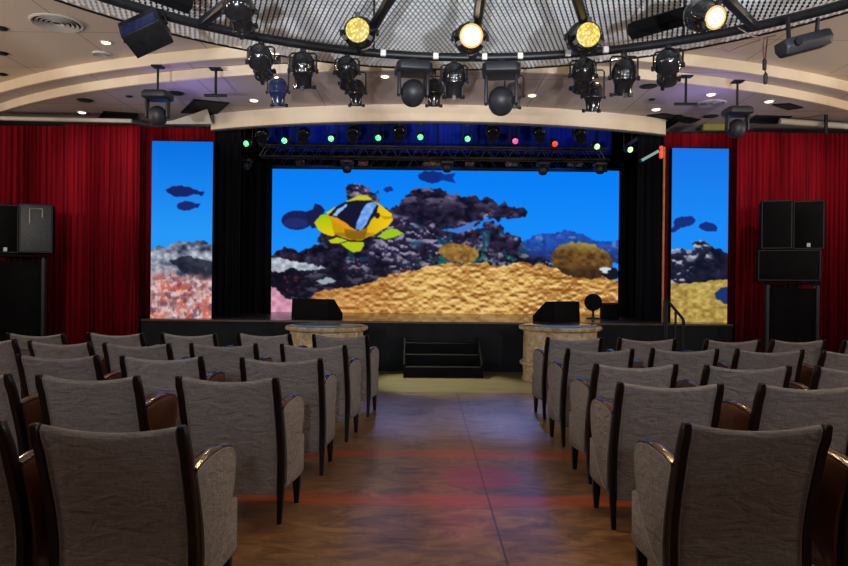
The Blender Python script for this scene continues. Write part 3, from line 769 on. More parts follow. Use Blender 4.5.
r = empty('tube_light', (a.x, 11.3, a.z), 0, 'slanting pale green tube light beside the orange lamp', 'lamp')
MB().tube([(0, 0, 0), tuple(b - a)], .022, 10).build('tube', emit('pale_green_tube', (.45, .8, .7), .45), r, smooth=True)
for k in (0, 1): MB().tube([tuple((b - a) * (k * 1.0 - .02)), tuple((b - a) * (k * 1.0 + .04))], .03, 10).build('end_cap', BLACK, r)
# ------------------------------------------------------------------ canopy of metal mesh
KC, KR, KZ = (.3, 4.05), 4.57, 4.045
r = empty('mesh_canopy', (KC[0], KC[1], KZ), 0, 'round pale metal mesh canopy hanging under the ceiling', 'ceiling canopy')
m = MB(); rnd = random.Random(3)
cxs, cys = .052, .080
ny = int(2 * KR / cys) + 2; nx = int(2 * KR / cxs) + 2
for j in range(ny):
    for i in range(nx):
        x = -KR + i * cxs + (cxs / 2 if j % 2 else 0); y = -KR + j * cys
        if x * x + y * y > (KR - .06) ** 2: continue
        hx, hy, t = .0225, .032, -.011
        # a slanting diamond strand
        m.add([(x - hx, y, 0), (x, y - hy, -t), (x + hx, y, 0), (x, y + hy, t)], [(0, 1, 2, 3)])
        m.add([(x + hx * .8, y + .004, 0), (x + hx * .6, y + .008, .006), (x + cxs * .5 - .003, y + cys - .006, .006), (x + cxs * .5 + .003, y + cys - .008, 0)], [(0, 1, 2, 3)])
m.build('metal_mesh', STRAND, r)
MB().lathe([(0, .16), (KR, .16), (KR, .20), (0, .20)], 72).build('backing', BACKING, r)
n = 96
MB().tube([(KR * math.cos(2 * PI * k / n), KR * math.sin(2 * PI * k / n), 0) for k in range(n)], .012, 6, True).build('rim', BLACK, r, smooth=True)
for k in range(12):
    a = 2 * PI * k / 12; MB().tube([(KR * .97 * math.cos(a), KR * .97 * math.sin(a), .19), (KR * .97 * math.cos(a), KR * .97 * math.sin(a), ZA - KZ)], .008, 6).build('hanger', BLACK, r)

# ------------------------------------------------------------------ ring truss
TC, TRR, TZ = (.35, 3.0), 3.6, 3.545
def ring_pt(px, R=TRR, c=TC, z=TZ):
    Y = 6.
    for _ in range(40):
        X = (px - 424) / F * Y
        Y = .5 * Y + .5 * (c[1] + math.sqrt(max(.05, R * R - (X - c[0]) ** 2)))
    return Vector(((px - 424) / F * Y, Y, z))
r = empty('ring_truss', (TC[0], TC[1], TZ), 0, 'black ring truss with radial arms below the mesh canopy', 'lighting truss')
n = 96
MB().tube([(TRR * math.cos(2 * PI * k / n), TRR * math.sin(2 * PI * k / n), 0) for k in range(n)], .04, 10, True).build('ring_tube', BLACK, r, smooth=True)
MB().tube([((TRR + .10) * math.cos(2 * PI * k / n), (TRR + .10) * math.sin(2 * PI * k / n), .03) for k in range(n)], .028, 8, True).build('outer_tube', BLACK, r, smooth=True)
MB().tube([((TRR + .10 * (k % 2)) * math.cos(PI * k / 60), (TRR + .10 * (k % 2)) * math.sin(PI * k / 60), .03 * (k % 2)) for k in range(120)], .010, 5, True).build('lacing', BLACK, r)
MB().lathe([(0, -.03), (.28, -.03), (.30, .0), (.28, .05), (0, .05)], 28).build('hub', BLACK, r, smooth=True)
arm_dirs = []
for px in (197, 357, 470, 591, 752):
    p = ring_pt(px); d = Vector((p.x - TC[0], p.y - TC[1], 0)).normalized(); arm_dirs.append(d)
extra = [Vector((math.cos(a), math.sin(a), 0)) for a in (math.radians(q) for q in (190, 225, 262, 300, 340))]
for d in arm_dirs + extra:
    MB().tube([tuple(d * .25), tuple(d * TRR)], .042, 8).build('radial_arm', BLACK, r, smooth=True)
for k in range(8):
    a = 2 * PI * (k + .3) / 8; MB().tube([(TRR * math.cos(a), TRR * math.sin(a), .03), (TRR * math.cos(a), TRR * math.sin(a), KZ + .16 - TZ)], .01, 6).build('hanger', BLACK, r)
for px in (380, 433, 482, 518, 566, 604):
    p = ring_pt(px); d = Vector((p.x - TC[0], p.y - TC[1], 0)).normalized()
    q = d * (TRR - .055)
    MB().box((q.x, q.y, -.01), (.05, .04, .055)).build('white_tag', WHITE, r, bevel=.006)

# ------------------------------------------------------------------ fixtures
BODY = [(0, .17), (.035, .165), (.065, .15), (.090, .12), (.107, .085), (.112, .05), (.110, .015), (.113, .008), (.112, -.006), (.100, -.016), (.090, -.035), (.080, -.06), (.077, -.13), (.088, -.135), (.088, -.150), (.080, -.152), (.072, -.14), (0, -.135)]
def led_mat(name, c0, c1, st):
    m, nt, b = new_mat(name); L = nt.links.new
    tc = N(nt, 'ShaderNodeTexCoord'); vo = N(nt, 'ShaderNodeTexVoronoi', Scale=46.); L(tc.outputs['Object'], vo.inputs['Vector'])
    rp = ramp(nt, [(.25, c0), (.6, c1)], vo.outputs['Distance']); b.inputs['Base Color'].default_value = (.02, .02, .02, 1)
    L(rp.outputs[0], b.inputs['Emission Color']); b.inputs['Emission Strength'].default_value = st
    return m
def can(hang, drop, tilt, yaw, sc, label, group, lens=None, body=GLOSS, cat='spotlight', name='can_spotlight', roll=0., clipn=3, rimlens=None):
    r = empty(name, tuple(hang), yaw, label, cat, group)
    M = Matrix.Translation((0, 0, -drop)) @ Matrix.Rotation(roll, 4, 'Y') @ Matrix.Rotation(tilt, 4, 'X') @ Matrix.Scale(sc, 4)
    b = MB().lathe(BODY, 28, M).build('body', body, r, smooth=True)
    w = .120 * sc
    top = -.035
    MB().tube([(-w, 0, -drop), (-w, 0, top - .02), (-w * .85, 0, top), (w * .85, 0, top), (w, 0, top - .02), (w, 0, -drop)], .009 * max(sc, .8), 6).build('yoke', BLACK, r)
    MB().box((0, 0, top / 2 + .015), (.05, .04, -top + .05)).build('clamp', BLACK, r, bevel=.006)
    for s in (-1, 1): MB().lathe([(0, -.012), (.022 * sc, -.012), (.022 * sc, .012), (0, .012)], 10, Matrix.Translation((s * (w + .006), 0, -drop)) @ Matrix.Rotation(PI / 2, 4, 'Y')).build('yoke_knob', BLACK, r)
    for k in range(clipn):
        a = PI * (-.5 + k * 2 / 3.) ; q = Matrix.Rotation(a, 4, 'Z')
        MB().box((.098, 0, -.145), (.032, .030, .036), M @ q).build('clip', BLACK, b)
    if lens and rimlens: MB().lathe([(.064, -.1535), (.081, -.150), (.081, -.156), (.066, -.1625)], 28, M).build('lens_rim', rimlens, b, smooth=True)
    if lens: MB().lathe([(0, -.149), (.079, -.149), (.079, -.153), (.05, -.160), (0, -.163)], 28, M).build('lens', lens, b, smooth=True)
    return r
def hang_ring(px, py, tilt, sc, label, yaw=0., rim=False, dY=0., **kw):
    p = ring_pt(px, KR, KC, KZ - .05) if rim else ring_pt(px)
    z = at(px, py, p.y).z
    p.z = (KZ - .05) if rim else TZ - .04
    # the roll of the camera shifts the sideways position a little
    p.x = at(px, py, p.y).x
    return can(p, p.z - z, tilt, yaw, sc, label, **kw)
GR = 'unlit can spotlights hanging from the ring truss'; GM = 'unlit can spotlights hanging from the canopy rim'
hang_ring(261, 62, 1.0, .98, 'glossy black can spotlight on the ring truss, leftmost of the row over the stage', group=GR)
hang_ring(303, 71, .35, 1.0, 'big glossy black can spotlight on the ring truss, above a smaller blue tinted one', group=GR)
hang_ring(347, 73, .8, .92, 'round black can spotlight on the ring truss right above a smaller narrow can', group=GR)
hang_ring(454, 81, .3, 1.02, 'big glossy black can spotlight between the narrow can and the right moving head', group=GR)
hang_ring(583, 76, .7, .98, 'glossy black can spotlight below the third lit lamp from the left', group=GR)
hang_ring(624, 78, .3, 1.02, 'big glossy black can spotlight hanging alone, second from right in the row', group=GR)
hang_ring(668, 67, .9, 1.02, 'tilted black can spotlight, rightmost of the row under the ring truss', group=GR, yaw=-.5, roll=.3)
BLUEB = simple('blue_tinted_can', (.012, .02, .07), .2, coat=.4); BRB = simple('brown_grey_can', (.045, .038, .034), .45)
hang_ring(278, 92, .15, 1.02, 'small blue tinted can spotlight hanging lower between two bigger black cans', group=GM, rim=True, body=BLUEB)
hang_ring(356, 93, .15, .98, 'narrow black can spotlight hanging just below a round black can', group=GM, rim=True)
hang_ring(434, 93, .1, 1.02, 'narrow black can spotlight right of the left moving head', group=GM, rim=True)
hang_ring(514, 96, .2, .95, 'brown grey can spotlight partly behind the right moving head', group=GM, rim=True, body=BRB)
hang_ring(593, 97, .15, 1.08, 'narrow black can spotlight overlapping the round can above it, right of centre', group=GM, rim=True)

def on_arm(px, py, Y, tilt, sc, label, lens, body=GLOSS, yaw=0., roll=0., rimlens=None, group='lit lamps on the radial arms'):
    b = at(px, py, Y); hang = Vector((b.x, Y, TZ - .02))
    return can(hang, hang.z - b.z, tilt, yaw, sc, label, group, lens=lens, body=body, roll=roll, rimlens=rimlens, name='lamp_can', cat='stage lamp')
YL = led_mat('yellow_led_lens', (1., .80, .20), (.50, .36, .03), 1.25); YL2 = led_mat('amber_led_lens', (1., .72, .14), (.50, .34, .02), 1.35)
WL_ = emit('warm_white_lens', (1., .84, .58), 7.); WL2 = emit('warm_lens', (1., .74, .42), 3.)
on_arm(359.5, 33, 5.75, -1.35, 1.18, 'lit can lamp glowing yellow green, leftmost lit lamp', YL)
on_arm(470, 38.5, 5.75, -1.35, 1.15, 'lit can lamp shining bright white orange over the aisle', WL_, rimlens=emit('orange_lens_rim', (1., .42, .08), 1.6))
on_arm(583.5, 37.5, 5.75, -1.35, 1.18, 'lit can lamp glowing yellow amber, second lit lamp from right', YL2)
on_arm(703, 16, 5.3, -1.15, 1.05, 'lit can lamp glowing warm white, rightmost lit lamp', WL2, rimlens=emit('golden_lens_rim', (1., .55, .12), 1.), yaw=.25)
on_arm(240, 12, 5.3, .9, 1.0, 'unlit black can lamp near the top left on a radial arm', None, group='unlit lamps on the radial arms')

def moving_head(hang, drop, label, group, sc=1., yaw=0., tilt=.2, pole=0., headlens=None):
    r = empty('moving_head', tuple(hang), yaw, label, 'moving head light', group)
    if pole: MB().tube([(0, 0, .0), (0, 0, -pole)], .016, 8).build('pole', BLACK, r, smooth=True); MB().box((0, 0, -.01), (.14, .14, .02)).build('ceiling_plate', BLACK, r)
    else: MB().box((0, 0, -.02), (.07, .06, .08)).build('clamp', BLACK, r, bevel=.008)
    z = -pole - .05 * sc if pole else -.10 * sc
    h = .10 * sc; w = .165 * sc
    MB().loft([[Vector((x * k, y * k, z + dz)) for x, y in ((-w, -.11 * sc), (-w * .8, -.15 * sc), (w * .8, -.15 * sc), (w, -.11 * sc), (w, .11 * sc), (w * .8, .15 * sc), (-w * .8, .15 * sc), (-w, .11 * sc))] for k, dz in ((.86, h / 2), (1, h / 4), (1, -h / 3), (.8, -h / 2))]).build('base', GREYB, r, bevel=.008)
    zp = -drop
    for s in (-1, 1):
        MB().loft([[Vector((s * x, y * sc, zz)) for x, y in ((.115 * sc, -.05), (.145 * sc, -.05), (.145 * sc, .05), (.115 * sc, .05))] for zz in (z - h * .4, zp - .04 * sc)]).build('yoke_arm', GREYB, r, bevel=.012)
    M = Matrix.Translation((0, 0, zp)) @ Matrix.Rotation(tilt, 4, 'X') @ Matrix.Scale(sc, 4)
    hd = MB().lathe([(0, .115), (.04, .109), (.075, .088), (.100, .055), (.112, .01), (.112, -.03), (.104, -.07), (.090, -.10), (.080, -.112), (.072, -.112), (.066, -.102), (0, -.1)], 28, M).build('head', GREYB, r, smooth=True)
    MB().lathe([(0, -.112), (.068, -.112), (.05, -.122), (0, -.126)], 24, M).build('lens', headlens or BLACK, hd, smooth=True)
    return r
def mh(px, ptop, phead, Y, label, **kw):
    a = at(px, ptop, Y); b = at(px, phead, Y)
    return moving_head(a, a.z - b.z, label, 'moving heads', **kw)
for px, py, s, lab in ((413, 92, 1.02, 'charcoal moving head light under the ring truss, left of centre'), (501, 100, 1.08, 'charcoal moving head light under the ring truss, right of centre')):
    p = ring_pt(px); b = at(px, py, p.y); moving_head((b.x, p.y, TZ - .02), TZ - .02 - b.z, lab, 'moving heads', sc=s, yaw=.15 if px < 450 else -.1, tilt=.95)
for px, pt, pb, ph_, lab in ((158, 66, 92, 115, 'black moving head on a ceiling pole above the left side screen'), (737.5, 81, 108, 128, 'black moving head on a ceiling pole above the right side screen')):
    a = on_z(px, pt, ZC); b = at(px, ph_, a.y); c = at(px, pb, a.y)
    moving_head(a, a.z - b.z, lab, 'moving heads', sc=1.05, pole=a.z - c.z, tilt=.4)
# T shaped pipes
for px, pt, pb, lab in ((216, 65.5, 95.5, 'black upside down T pipe hanging from ceiling at left'), (686, 76, 104, 'black upside down T pipe hanging from ceiling at right')):
    a = on_z(px, pt, ZC) if pt > 70 else on_z(px, pt + 3, ZC); b = at(px, pb, a.y)
    r = empty('ceiling_pipe', tuple(a), 0, lab, 'pipe', 'T pipes on the ceiling')
    MB().tube([(0, 0, 0), (0, 0, b.z - a.z)], .018, 8).build('drop_pipe', BLACK, r, smooth=True); MB().tube([(-.15, 0, b.z - a.z), (.15, 0, b.z - a.z)], .02, 8).build('cross_bar', BLACK, r, smooth=True); MB().box((0, 0, -.008), (.16, .12, .016)).build('ceiling_plate', BLACK, r)
# tilted panel light at left
p = ring_pt(142); c = at(146, 33, p.y)
r = empty('panel_light', (c.x, p.y, TZ - .03), 0, 'black box shaped flood light tilted under the truss at top left', 'flood light')
zc = c.z - (TZ - .03)
M = Matrix.Translation((0, 0, zc)) @ Matrix.Rotation(math.radians(-25), 4, 'Y') @ Matrix.Rotation(math.radians(-28), 4, 'X')
MB().box((0, 0, 0), (.32, .24, .17), M).build('housing', BLACK, r, bevel=.01)
MB().box((0, -.123, -.035), (.29, .012, .10), M).build('front_panel', simple('blue_black_glass', (.012, .016, .05), .15), r)
m = MB(); m.tube([tuple(M @ Vector((-.18, 0, 0))), tuple(M @ Vector((-.18, 0, .11))), (0, 0, -.04), tuple(M @ Vector((.18, 0, .11))), tuple(M @ Vector((.18, 0, 0)))], .012, 6); m.build('yoke', BLACK, r)
MB().box((0, 0, -.03), (.06, .05, .08)).build('clamp', BLACK, r)
# long scanner light at right
p = ring_pt(806); c = at(804, 43, p.y)
r = empty('scanner_light', (c.x, p.y, TZ - .03), 0, 'long charcoal scanner light hanging on two brackets at top right', 'scanner light')
zc = c.z - (TZ - .03); M = Matrix.Translation((0, 0, zc)) @ Matrix.Rotation(math.radians(-17), 4, 'Y') @ Matrix.Rotation(math.radians(10), 4, 'Z')
hexa = [(-.05, -.065), (.05, -.065), (.085, -.01), (.07, .055), (-.07, .055), (-.085, -.01)]
MB().loft([[M @ Vector((x, y * k, z * k)) for y, z in hexa] for x, k in ((-.215, .86), (-.19, 1), (.17, 1), (.205, .9), (.225, .6))]).build('housing', GREYB, r, bevel=.006)
for xx in (-.12, .13):
    q = M @ Vector((xx, 0, .05)); MB().tube([tuple(q + Vector((0, 0, -.03))), (q.x, 0, .0)], .018, 6).build('bracket', BLACK, r)
MB().lathe([(0, 0), (.03, 0), (.03, .02), (0, .02)], 14, M @ Matrix.Translation((-.13, -.09, 0)) @ Matrix.Rotation(PI / 2, 4, 'X')).build('knob', BLACK, r)
# dark battens high under the mesh
for pa, pb, lab in (((632, 31), (712, 8), 'long black light batten at top right under the mesh'), ((150, -10), (188, 4), 'long black light batten at the top left edge under the mesh')):
    a = on_z(*pa, KZ - .3); b = on_z(*pb, KZ - .3); mid = (a + b) / 2
    r = empty('light_batten', tuple(mid), 0, lab, 'light batten', 'battens under the canopy')
    d = (b - a); MB().tube([tuple(-d / 2), tuple(d / 2)], .085, 6).build('batten', MATTE, r)
    for k in (-.3, .3): MB().tube([tuple(d * k), tuple(d * k + Vector((0, 0, .26)))], .012, 6).build('hanger', BLACK, r)
# loose cables
for i, pts in enumerate([[(738, 28), (752, 36), (764, 38), (776, 35)], [(764, 38), (763, 50), (764.5, 62)], [(768, 36), (766, 50), (765, 66), (765.5, 76)], [(715, 47), (730, 51), (745, 45), (760, 40)]]):
    p = ring_pt(770); P3 = [at(x, y, p.y + .1) for x, y in pts]
    o = MB().tube([tuple(q) for q in P3], .006, 5).build('loose_cable', CABLE, smooth=True)
    tag(o, ['thin red cable draped from truss towards the scanner light', 'short hanging cable with black plug beside the scanner light', 'long hanging cable with black plug beside the scanner light', 'thin cable sagging below the truss right of the tilted can'][i], 'cable', 'loose cables')
    if i in (1, 2): MB().lathe([(0, -.05), (.016, -.045), (.018, .03), (.006, .05), (0, .05)], 8, Matrix.Translation(P3[-1] + Vector((0, 0, -.02)))).build('plug', BLACK, o)

# ------------------------------------------------------------------ small things in the ceiling
def ceil_disc(px, py, h, rad, lit, label, cat='downlight', name='downlight', group='recessed downlights'):
    p = on_z(px, py, h); r = empty(name, (p.x, p.y, h), 0, label, cat, group)
    MB().lathe([(rad * .72, 0), (rad, 0), (rad, -.008), (rad * .9, -.014), (rad * .72, -.008)], 24).build('trim_ring', WHITEP if lit else BLACK, r, smooth=True)
    MB().lathe([(0, -.002), (rad * .74, -.002), (rad * .70, -.016), (rad * .4, -.024), (0, -.027)], 24).build('lens', LITD if lit else HATCH, r)
LITD = emit('downlight_glow', (1., .78, .5), 4.)
for px, py, h, rad, lit, lab in ((106, 42, ZA, .075, 1, 'lit downlight in panelled ceiling right of the big round vent'), (841, 85, ZA, .075, 1, 'lit downlight in panelled ceiling at the right picture edge'),
                                 (385, 76, ZC, .07, 1, 'lit downlight in recessed ceiling beside the left moving head'), (254, 100, ZC, .08, 1, 'lit downlight in recessed ceiling left of blue tinted can'),
                                 (532, 95, ZC, .075, 1, 'lit downlight in recessed ceiling right of the right moving head'), (711, 94, ZC, .08, 1, 'lit downlight in recessed ceiling right of the right T pipe'),
                                 (769, 101, ZC, .08, 1, 'lit downlight in recessed ceiling right of the pole moving head'), (656, 109, ZC, .085, 1, 'lit downlight in recessed ceiling above the black hatch right of stage'),
                                 (82, 112, ZC, .08, 1, 'lit downlight in recessed ceiling above the left speaker'), (2, 53, ZA, .08, 0, 'dark downlight at left picture edge, middle of three'),
                                 (2, 74, ZA, .08, 0, 'dark downlight at left picture edge, lowest of three'), (1, 28, ZA, .08, 0, 'dark downlight at left picture edge, highest of three'),
                                 (85, 100, ZC, .12, 0, 'dark oval downlight in recessed ceiling above the left curtains'), (176, 93, ZC, .12, 0, 'dark oval downlight in recessed ceiling right of left pole light'),
                                 (648.5, 86, ZC, .12, 0, 'dark oval downlight in recessed ceiling right of hanging can'), (711, 116, ZC, .12, 0, 'dark oval downlight above the right side screen'),
                                 (129, 96, ZC, .05, 0, 'tiny dark sensor in recessed ceiling above left curtains'), (652, 99, ZC, .05, 0, 'tiny dark sensor in recessed ceiling above right drape')):
    ceil_disc(px, py, h, rad, lit, lab)
def vent(px, py, h, rad, label):
    p = on_z(px, py, h); r = empty('round_vent', (p.x, p.y, h), 0, label, 'air vent', 'round ceiling vents')
    MB().lathe([(rad * .86, 0), (rad, 0), (rad, -.012), (rad * .93, -.022), (rad * .86, -.012)], 36).build('outer_ring', WHITEP, r, smooth=True)
    MB().lathe([(0, -.001), (rad * .87, -.001), (rad * .87, -.004), (0, -.004)], 36).build('dark_plate', GREYB, r)
    for k in range(1, 5):
        q = rad * (.17 * k); MB().lathe([(q, -.004), (q + .02, -.004), (q + .035, -.026), (q + .028, -.026)], 32).build('louvre_ring', WHITEP, r, smooth=True)
vent(57, 22.5, ZA, .30, 'large round air vent in the ceiling at top left')
vent(102, 53.5, ZA, .12, 'small round air vent below the lit downlight at top left')
vent(711, 103, ZC, .22, 'round air vent between right T pipe and pole moving head')
def hatch(pts, h, label):
    P3 = [on_z(x, y, h) for x, y in pts]; c = sum(P3, Vector()) / len(P3)
    r = empty('ceiling_hatch', tuple(c), 0, label, 'ceiling hatch', 'open ceiling hatches')
    MB().loft([[p - c + Vector((0, 0, dz)) for p in P3] for dz in (-.001, -.010)]).build('dark_opening', HATCH, r)
    m = MB()
    for p, q in zip(P3, P3[1:] + P3[:1]): m.tube([tuple(p - c + Vector((0, 0, -.008))), tuple(q - c + Vector((0, 0, -.008)))], .012, 4)
    m.build('frame', BLACK, r)
hatch([(181, 112), (194, 99), (229, 102.5), (216, 114)], ZC, 'large open black hatch in ceiling left of stage')
hatch([(99, 117), (104, 111), (138, 113), (134, 119)], ZC, 'long open black hatch above the left red curtain')
hatch([(647, 115), (664, 113), (700, 119), (690, 122.5)], ZC, 'open black hatch in ceiling right of stage fascia')
hatch([(746, 122), (756, 115), (792, 116), (776, 123)], ZC, 'open black hatch behind the right pole moving head')
hatch([(773, 104), (790, 103), (803, 107), (788, 109)], ZC, 'small open black hatch at far right of recessed ceiling')
# beams above the curtains
a = at(-30, 117.5, 11.4); b = at(132, 121, 11.4)
o = MB().tube([tuple(a), tuple(b)], .035, 10).build('ceiling_pipe', WHITEP, smooth=True); tag(o, 'thick off white duct pipe above the left red curtains', 'pipe')
a = at(780, 121, 11.5); b = at(870, 128, 11.5)
o = MB().tube([tuple(a), tuple(b)], .05, 10).build('ceiling_pipe', WHITEP, smooth=True); tag(o, 'off white duct pipe above the right red curtain', 'pipe')
a = at(702, 131, 12.2); b = at(739, 119, 12.2)
o = MB().box(((a.x + b.x) / 2, 12.2, (a.z + b.z) / 2), (b.x - a.x, .12, b.z - a.z)).build('olive_panel', OLIVE, bevel=.01); tag(o, 'olive green panel above the right side screen', 'panel')
P3 = [at(x, y, Y) for x, y, Y in ((150, 124, 11.5), (174, 120, 11.5), (207, 109, 11.3), (212, 124, 11.5))]
o = MB().loft([P3, [p + Vector((0, .03, .0)) for p in P3]]).build('draped_sheet', WHITEP, bevel=.004); tag(o, 'pale draped sheet above the left side screen', 'sheet')
a = at(826, 116, 11.4); b = at(826, 134, 11.4)
r = empty('curtain_hanger', tuple(a), 0, 'black hanger rod above the right end of red curtain', 'rod'); MB().tube([(0, 0, (ZC - a.z)), (0, 0, b.z - a.z)], .03, 8).build('rod', BLACK, r)

# ------------------------------------------------------------------ lighting over the stage
def truss(Y, z, xa, xb, label, h=.22):
    r = empty('stage_truss', ((xa + xb) / 2, Y, z), 0, label, 'lighting truss', 'stage trusses'); L2 = (xb - xa) / 2
    for y in (-h / 2, h / 2):
        for zz in (-h / 2, h / 2): MB().tube([(-L2, y, zz), (L2, y, zz)], .022, 8).build('chord', TRM, r, smooth=True)
    n = int(2 * L2 / .25)
    for y in (-h / 2, h / 2):
        pts = [(-L2 + i * .125, y, -h / 2 if i % 2 == 0 else h / 2) for i in range(2 * n + 1)]
        MB().tube(pts, .010, 5).build('lacing', TRM, r)
    for x in (-L2 * .8, 0, L2 * .8): MB().tube([(x, 0, -h / 2), (x, 0, 5.1 - z)], .008, 5).build('hanger', BLACK, r)
TRM = simple('grey_truss_metal', (.05, .05, .06), .35, metal=.6, var=.4)
truss(12.75, 3.785, -3.0, 3.3, 'grey lighting truss across the stage, nearer one', .2)
truss(13.75, 3.765, -3.1, 3.6, 'grey lighting truss across the stage, one nearer the video wall', .2)
px_lit = [(247, 141.5, 'g'), (285, 138.5, 'g'), (331.5, 136.5, 'g'), (378.5, 135.8, 'g'), (420.5, 135, 'g'), (467.5, 136.8, 'g'), (515, 139, 'p'), (554.5, 141.8, 'r'), (596.5, 144.5, 'w'), (629.5, 147.5, 'w')]
LM = {'g': led_mat('green_lens', (.35, 1., .55), (.01, .55, .12), 2.2), 'p': led_mat('pink_lens', (1., .15, .45), (.6, .02, .2), 1.6), 'r': led_mat('red_lens', (1., .10, .03), (.5, .02, .01), 1.5), 'w': led_mat('pale_green_lens', (.85, 1., .6), (.25, .6, .15), 2.)}
ORD = ['first', 'second', 'third', 'fourth', 'fifth', 'sixth', 'seventh', 'eighth', 'ninth', 'tenth']
NAMES = {'g': 'glowing green', 'p': 'glowing pink', 'r': 'glowing red', 'w': 'glowing pale yellow green'}
Yp = 12.0; zp = 4.175
a = at(232, 130, Yp); b = at(640, 130, Yp)
o = MB().tube([(a.x, Yp, zp), (b.x, Yp, zp)], .026, 10).build('lighting_bar', BLACK, smooth=True); tag(o, 'black lighting bar carrying the coloured lamps behind the cream fascia', 'lighting bar')
for x in (-2.6, .2, 3.0): MB().tube([(x, Yp, zp), (x, Yp, 5.1)], .01, 5).build('hanger', BLACK, o)
for i, (px, py, k) in enumerate(px_lit):
    b = at(px, py, Yp - .1); h = Vector((b.x, Yp, zp - .02))
    can(h, h.z - b.z, -1.2, (px - 440) / 900., .62, f'small stage lamp {NAMES[k]} under the cream fascia, {ORD[i]} lit one from left', 'coloured lamps on the stage bar', lens=LM[k], name='stage_lamp', cat='stage lamp', clipn=0)
for i, px in enumerate((267, 307, 355, 400, 491, 536, 576)):
    b = at(px, 136 + abs(px - 430) * .025, Yp + .35); h = Vector((b.x, Yp + .02, zp - .02))
    can(h, h.z - b.z, -.7, 0., .95, f'dark unlit stage lamp between the coloured lamps, {ORD[i]} unlit one from left', 'unlit lamps on the stage bar', name='stage_lamp', cat='stage lamp', clipn=1)
for i, px in enumerate((245, 347, 447, 543, 600)):
    b = at(px, 166, 12.75); h = Vector((b.x, 12.75, 3.685))
    moving_head(h, .16 + .03 * (i % 2), f'small dark moving head under the nearer stage truss, {ORD[i]} from left', 'moving heads on the stage truss', sc=.75, tilt=.3)
for i, px in enumerate((300, 363, 432, 470, 512, 575)):
    b = at(px, 163, 14.1); w = (.17, .2, .34, .2, .26, .3)[i]
    o = MB().box((b.x, 14.13, b.z), (w, .08, .12)).build('gel_frame', BROWNBOX, bevel=.01); tag(o, f'brown orange gel frame above the video wall, {ORD[i]} from left', 'gel frame', 'gel frames above the video wall')
    MB().tube([(b.x, 14.10, b.z + .055), (b.x, 13.85, 3.80)], .008, 5).build('hook', BLACK, o)
# ------------------------------------------------------------------ light
def lamp(name, typ, loc, energy, col=(1, 1, 1), size=.1, target=None, spot=None, blend=.3):
    d = bpy.data.lights.new(name, typ); d.energy = energy; d.color = col
    if typ == 'AREA': d.shape = 'DISK'; d.size = size
    else: d.shadow_soft_size = size
    if typ == 'SPOT': d.spot_size = math.radians(spot); d.spot_blend = blend
    o = bpy.data.objects.new(name, d); COL.objects.link(o); o.location = loc
    if target is not None:
        o.rotation_euler = (Vector(target) - Vector(loc)).to_track_quat('-Z', 'Y').to_euler()
    return o
WARM = (1., .84, .68)
# unseen fill lamps added behind the camera to light the chair backs
for x in (-6.5, -2.2, 2.6, 6.9): lamp('rear_fill', 'POINT', (x, -2.6, 2.7), 16, WARM, .25)
# added spots without fixtures, along side and back walls, to brighten ceiling and mesh
for x in (-9.3, 9.3):
    for y in (1., 5., 8.6): lamp('overhead_fill', 'SPOT', (x, y, 2.9), 300, WARM, .2, (x * .45, y + .6, 4.45), 120, .6)
for x, tx in ((-2.4, -2.9), (-.7, -.6), (1.4, 1.3), (3.2, 3.7)): lamp('mesh_fill_spot', 'SPOT', (x, -3.2, .35), 2600, (.90, .94, 1.), .07, (tx, 7.4, 5.05), 25, .3)  # unseen low spots added to light the mesh and throw truss shadows on it
for x in (-5., 0., 5.): lamp('overhead_fill', 'SPOT', (x, -3.3, 2.7), 480, (.90, .94, 1.), .12, (x * .55, 6.2, 4.2), 62, .6)
# profile spots at the back aimed at the cream fascia and the cove
for x, tx in ((-4.5, -5.4), (-1.5, -1.6), (2., 2.2), (4.8, 6.0)): lamp('profile_spot', 'SPOT', (x, -3.0, 3.8), 720, (1., .86, .68), .12, (tx, 10.5, 4.6), 32, .5)
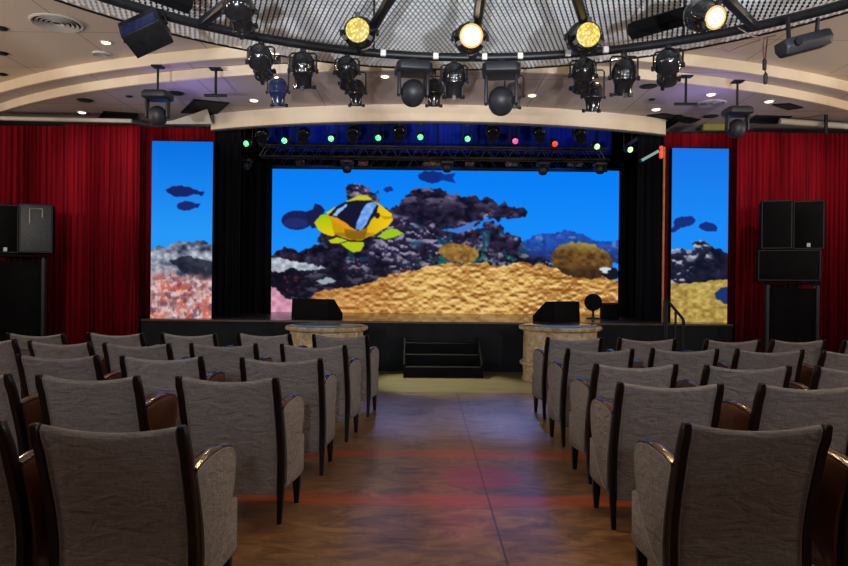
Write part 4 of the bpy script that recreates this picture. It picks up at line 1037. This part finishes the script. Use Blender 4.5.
# the lamps on the radial arms light the seats and the floor in front of them
for px, py, Y, e, c in ((359.5, 33, 5.5, 26, (1., .9, .4)), (470, 38.5, 5.5, 60, (1., .62, .3)), (583.5, 37.5, 5.5, 28, (1., .8, .3)), (703, 16, 5.0, 45, (1., .6, .28))):
    p = at(px, py, Y); lamp('lamp_beam', 'SPOT', p, e, c, .08, (p.x * 1.2, 1.2, 0), 100, .7)
for x in (-5.5, -1.8, 2.2, 6.1): lamp('ceiling_lamp', 'SPOT', (x, 8.2, 4.1), 80, (1., .68, .4), .1, (x, 5.0, .8), 100, .6)
# lamps washing the curtains
for x, e in ((-5.25, 115), (5.9, 95), (7.4, 60)): lamp('curtain_wash', 'SPOT', (x * .93, 9.6, 4.1), e, (1., .8, .7), .1, (x, 11.7, 3.1), 56, .9)
# violet wash in the recessed ceiling
for x in (-3.3, 4.0): lamp('violet_wash', 'SPOT', (x, 9.9, 3.5), 14, (.35, .28, 1.), .1, (x, 10.0, 4.2), 120, .8)
# blue wash on the border cloth, coloured stage beams on the floor
for x in (-2.2, .3, 2.8): lamp('blue_wash', 'SPOT', (x, 13.2, 4.6), 14, (.08, .2, 1.), .1, (x, 13.9, 4.3), 140, .7)
for x, tx, e in ((-.6, -.05, 430), (1.4, .95, 700)): lamp('blue_beam', 'SPOT', (x, 12.3, 3.9), e, (.18, .34, 1.), .05, (tx, 7.9, 0), 20, .9)
lamp('red_beam', 'SPOT', (.6, 12.3, 3.9), 45, (1., .12, .12), .08, (.44, 5.15, 0), 9, .7)
lamp('green_beam', 'SPOT', (-.6, 12.3, 3.9), 800, (.82, 1., .66), .08, (.3, 10.0, 0), 30, .6)
w = bpy.data.worlds.new('World'); S.world = w; w.use_nodes = True
w.node_tree.nodes['Background'].inputs[0].default_value = (.02, .02, .025, 1)

cam = bpy.data.cameras.new('Camera'); cam.sensor_width = 36; cam.lens = F * 36 / 848; cam.clip_start = .05; cam.clip_end = 100
co = bpy.data.objects.new('Camera', cam); COL.objects.link(co)
co.matrix_world = Matrix.Translation((0, 0, CAMZ)) @ Matrix.Rotation(PI / 2, 4, 'X') @ Matrix.Rotation(ROLL, 4, 'Z')
S.camera = co
S.view_settings.view_transform = 'Standard'; S.view_settings.look = 'None'; S.view_settings.gamma = 1; S.view_settings.exposure = 0.
S.view_settings.use_curve_mapping = False
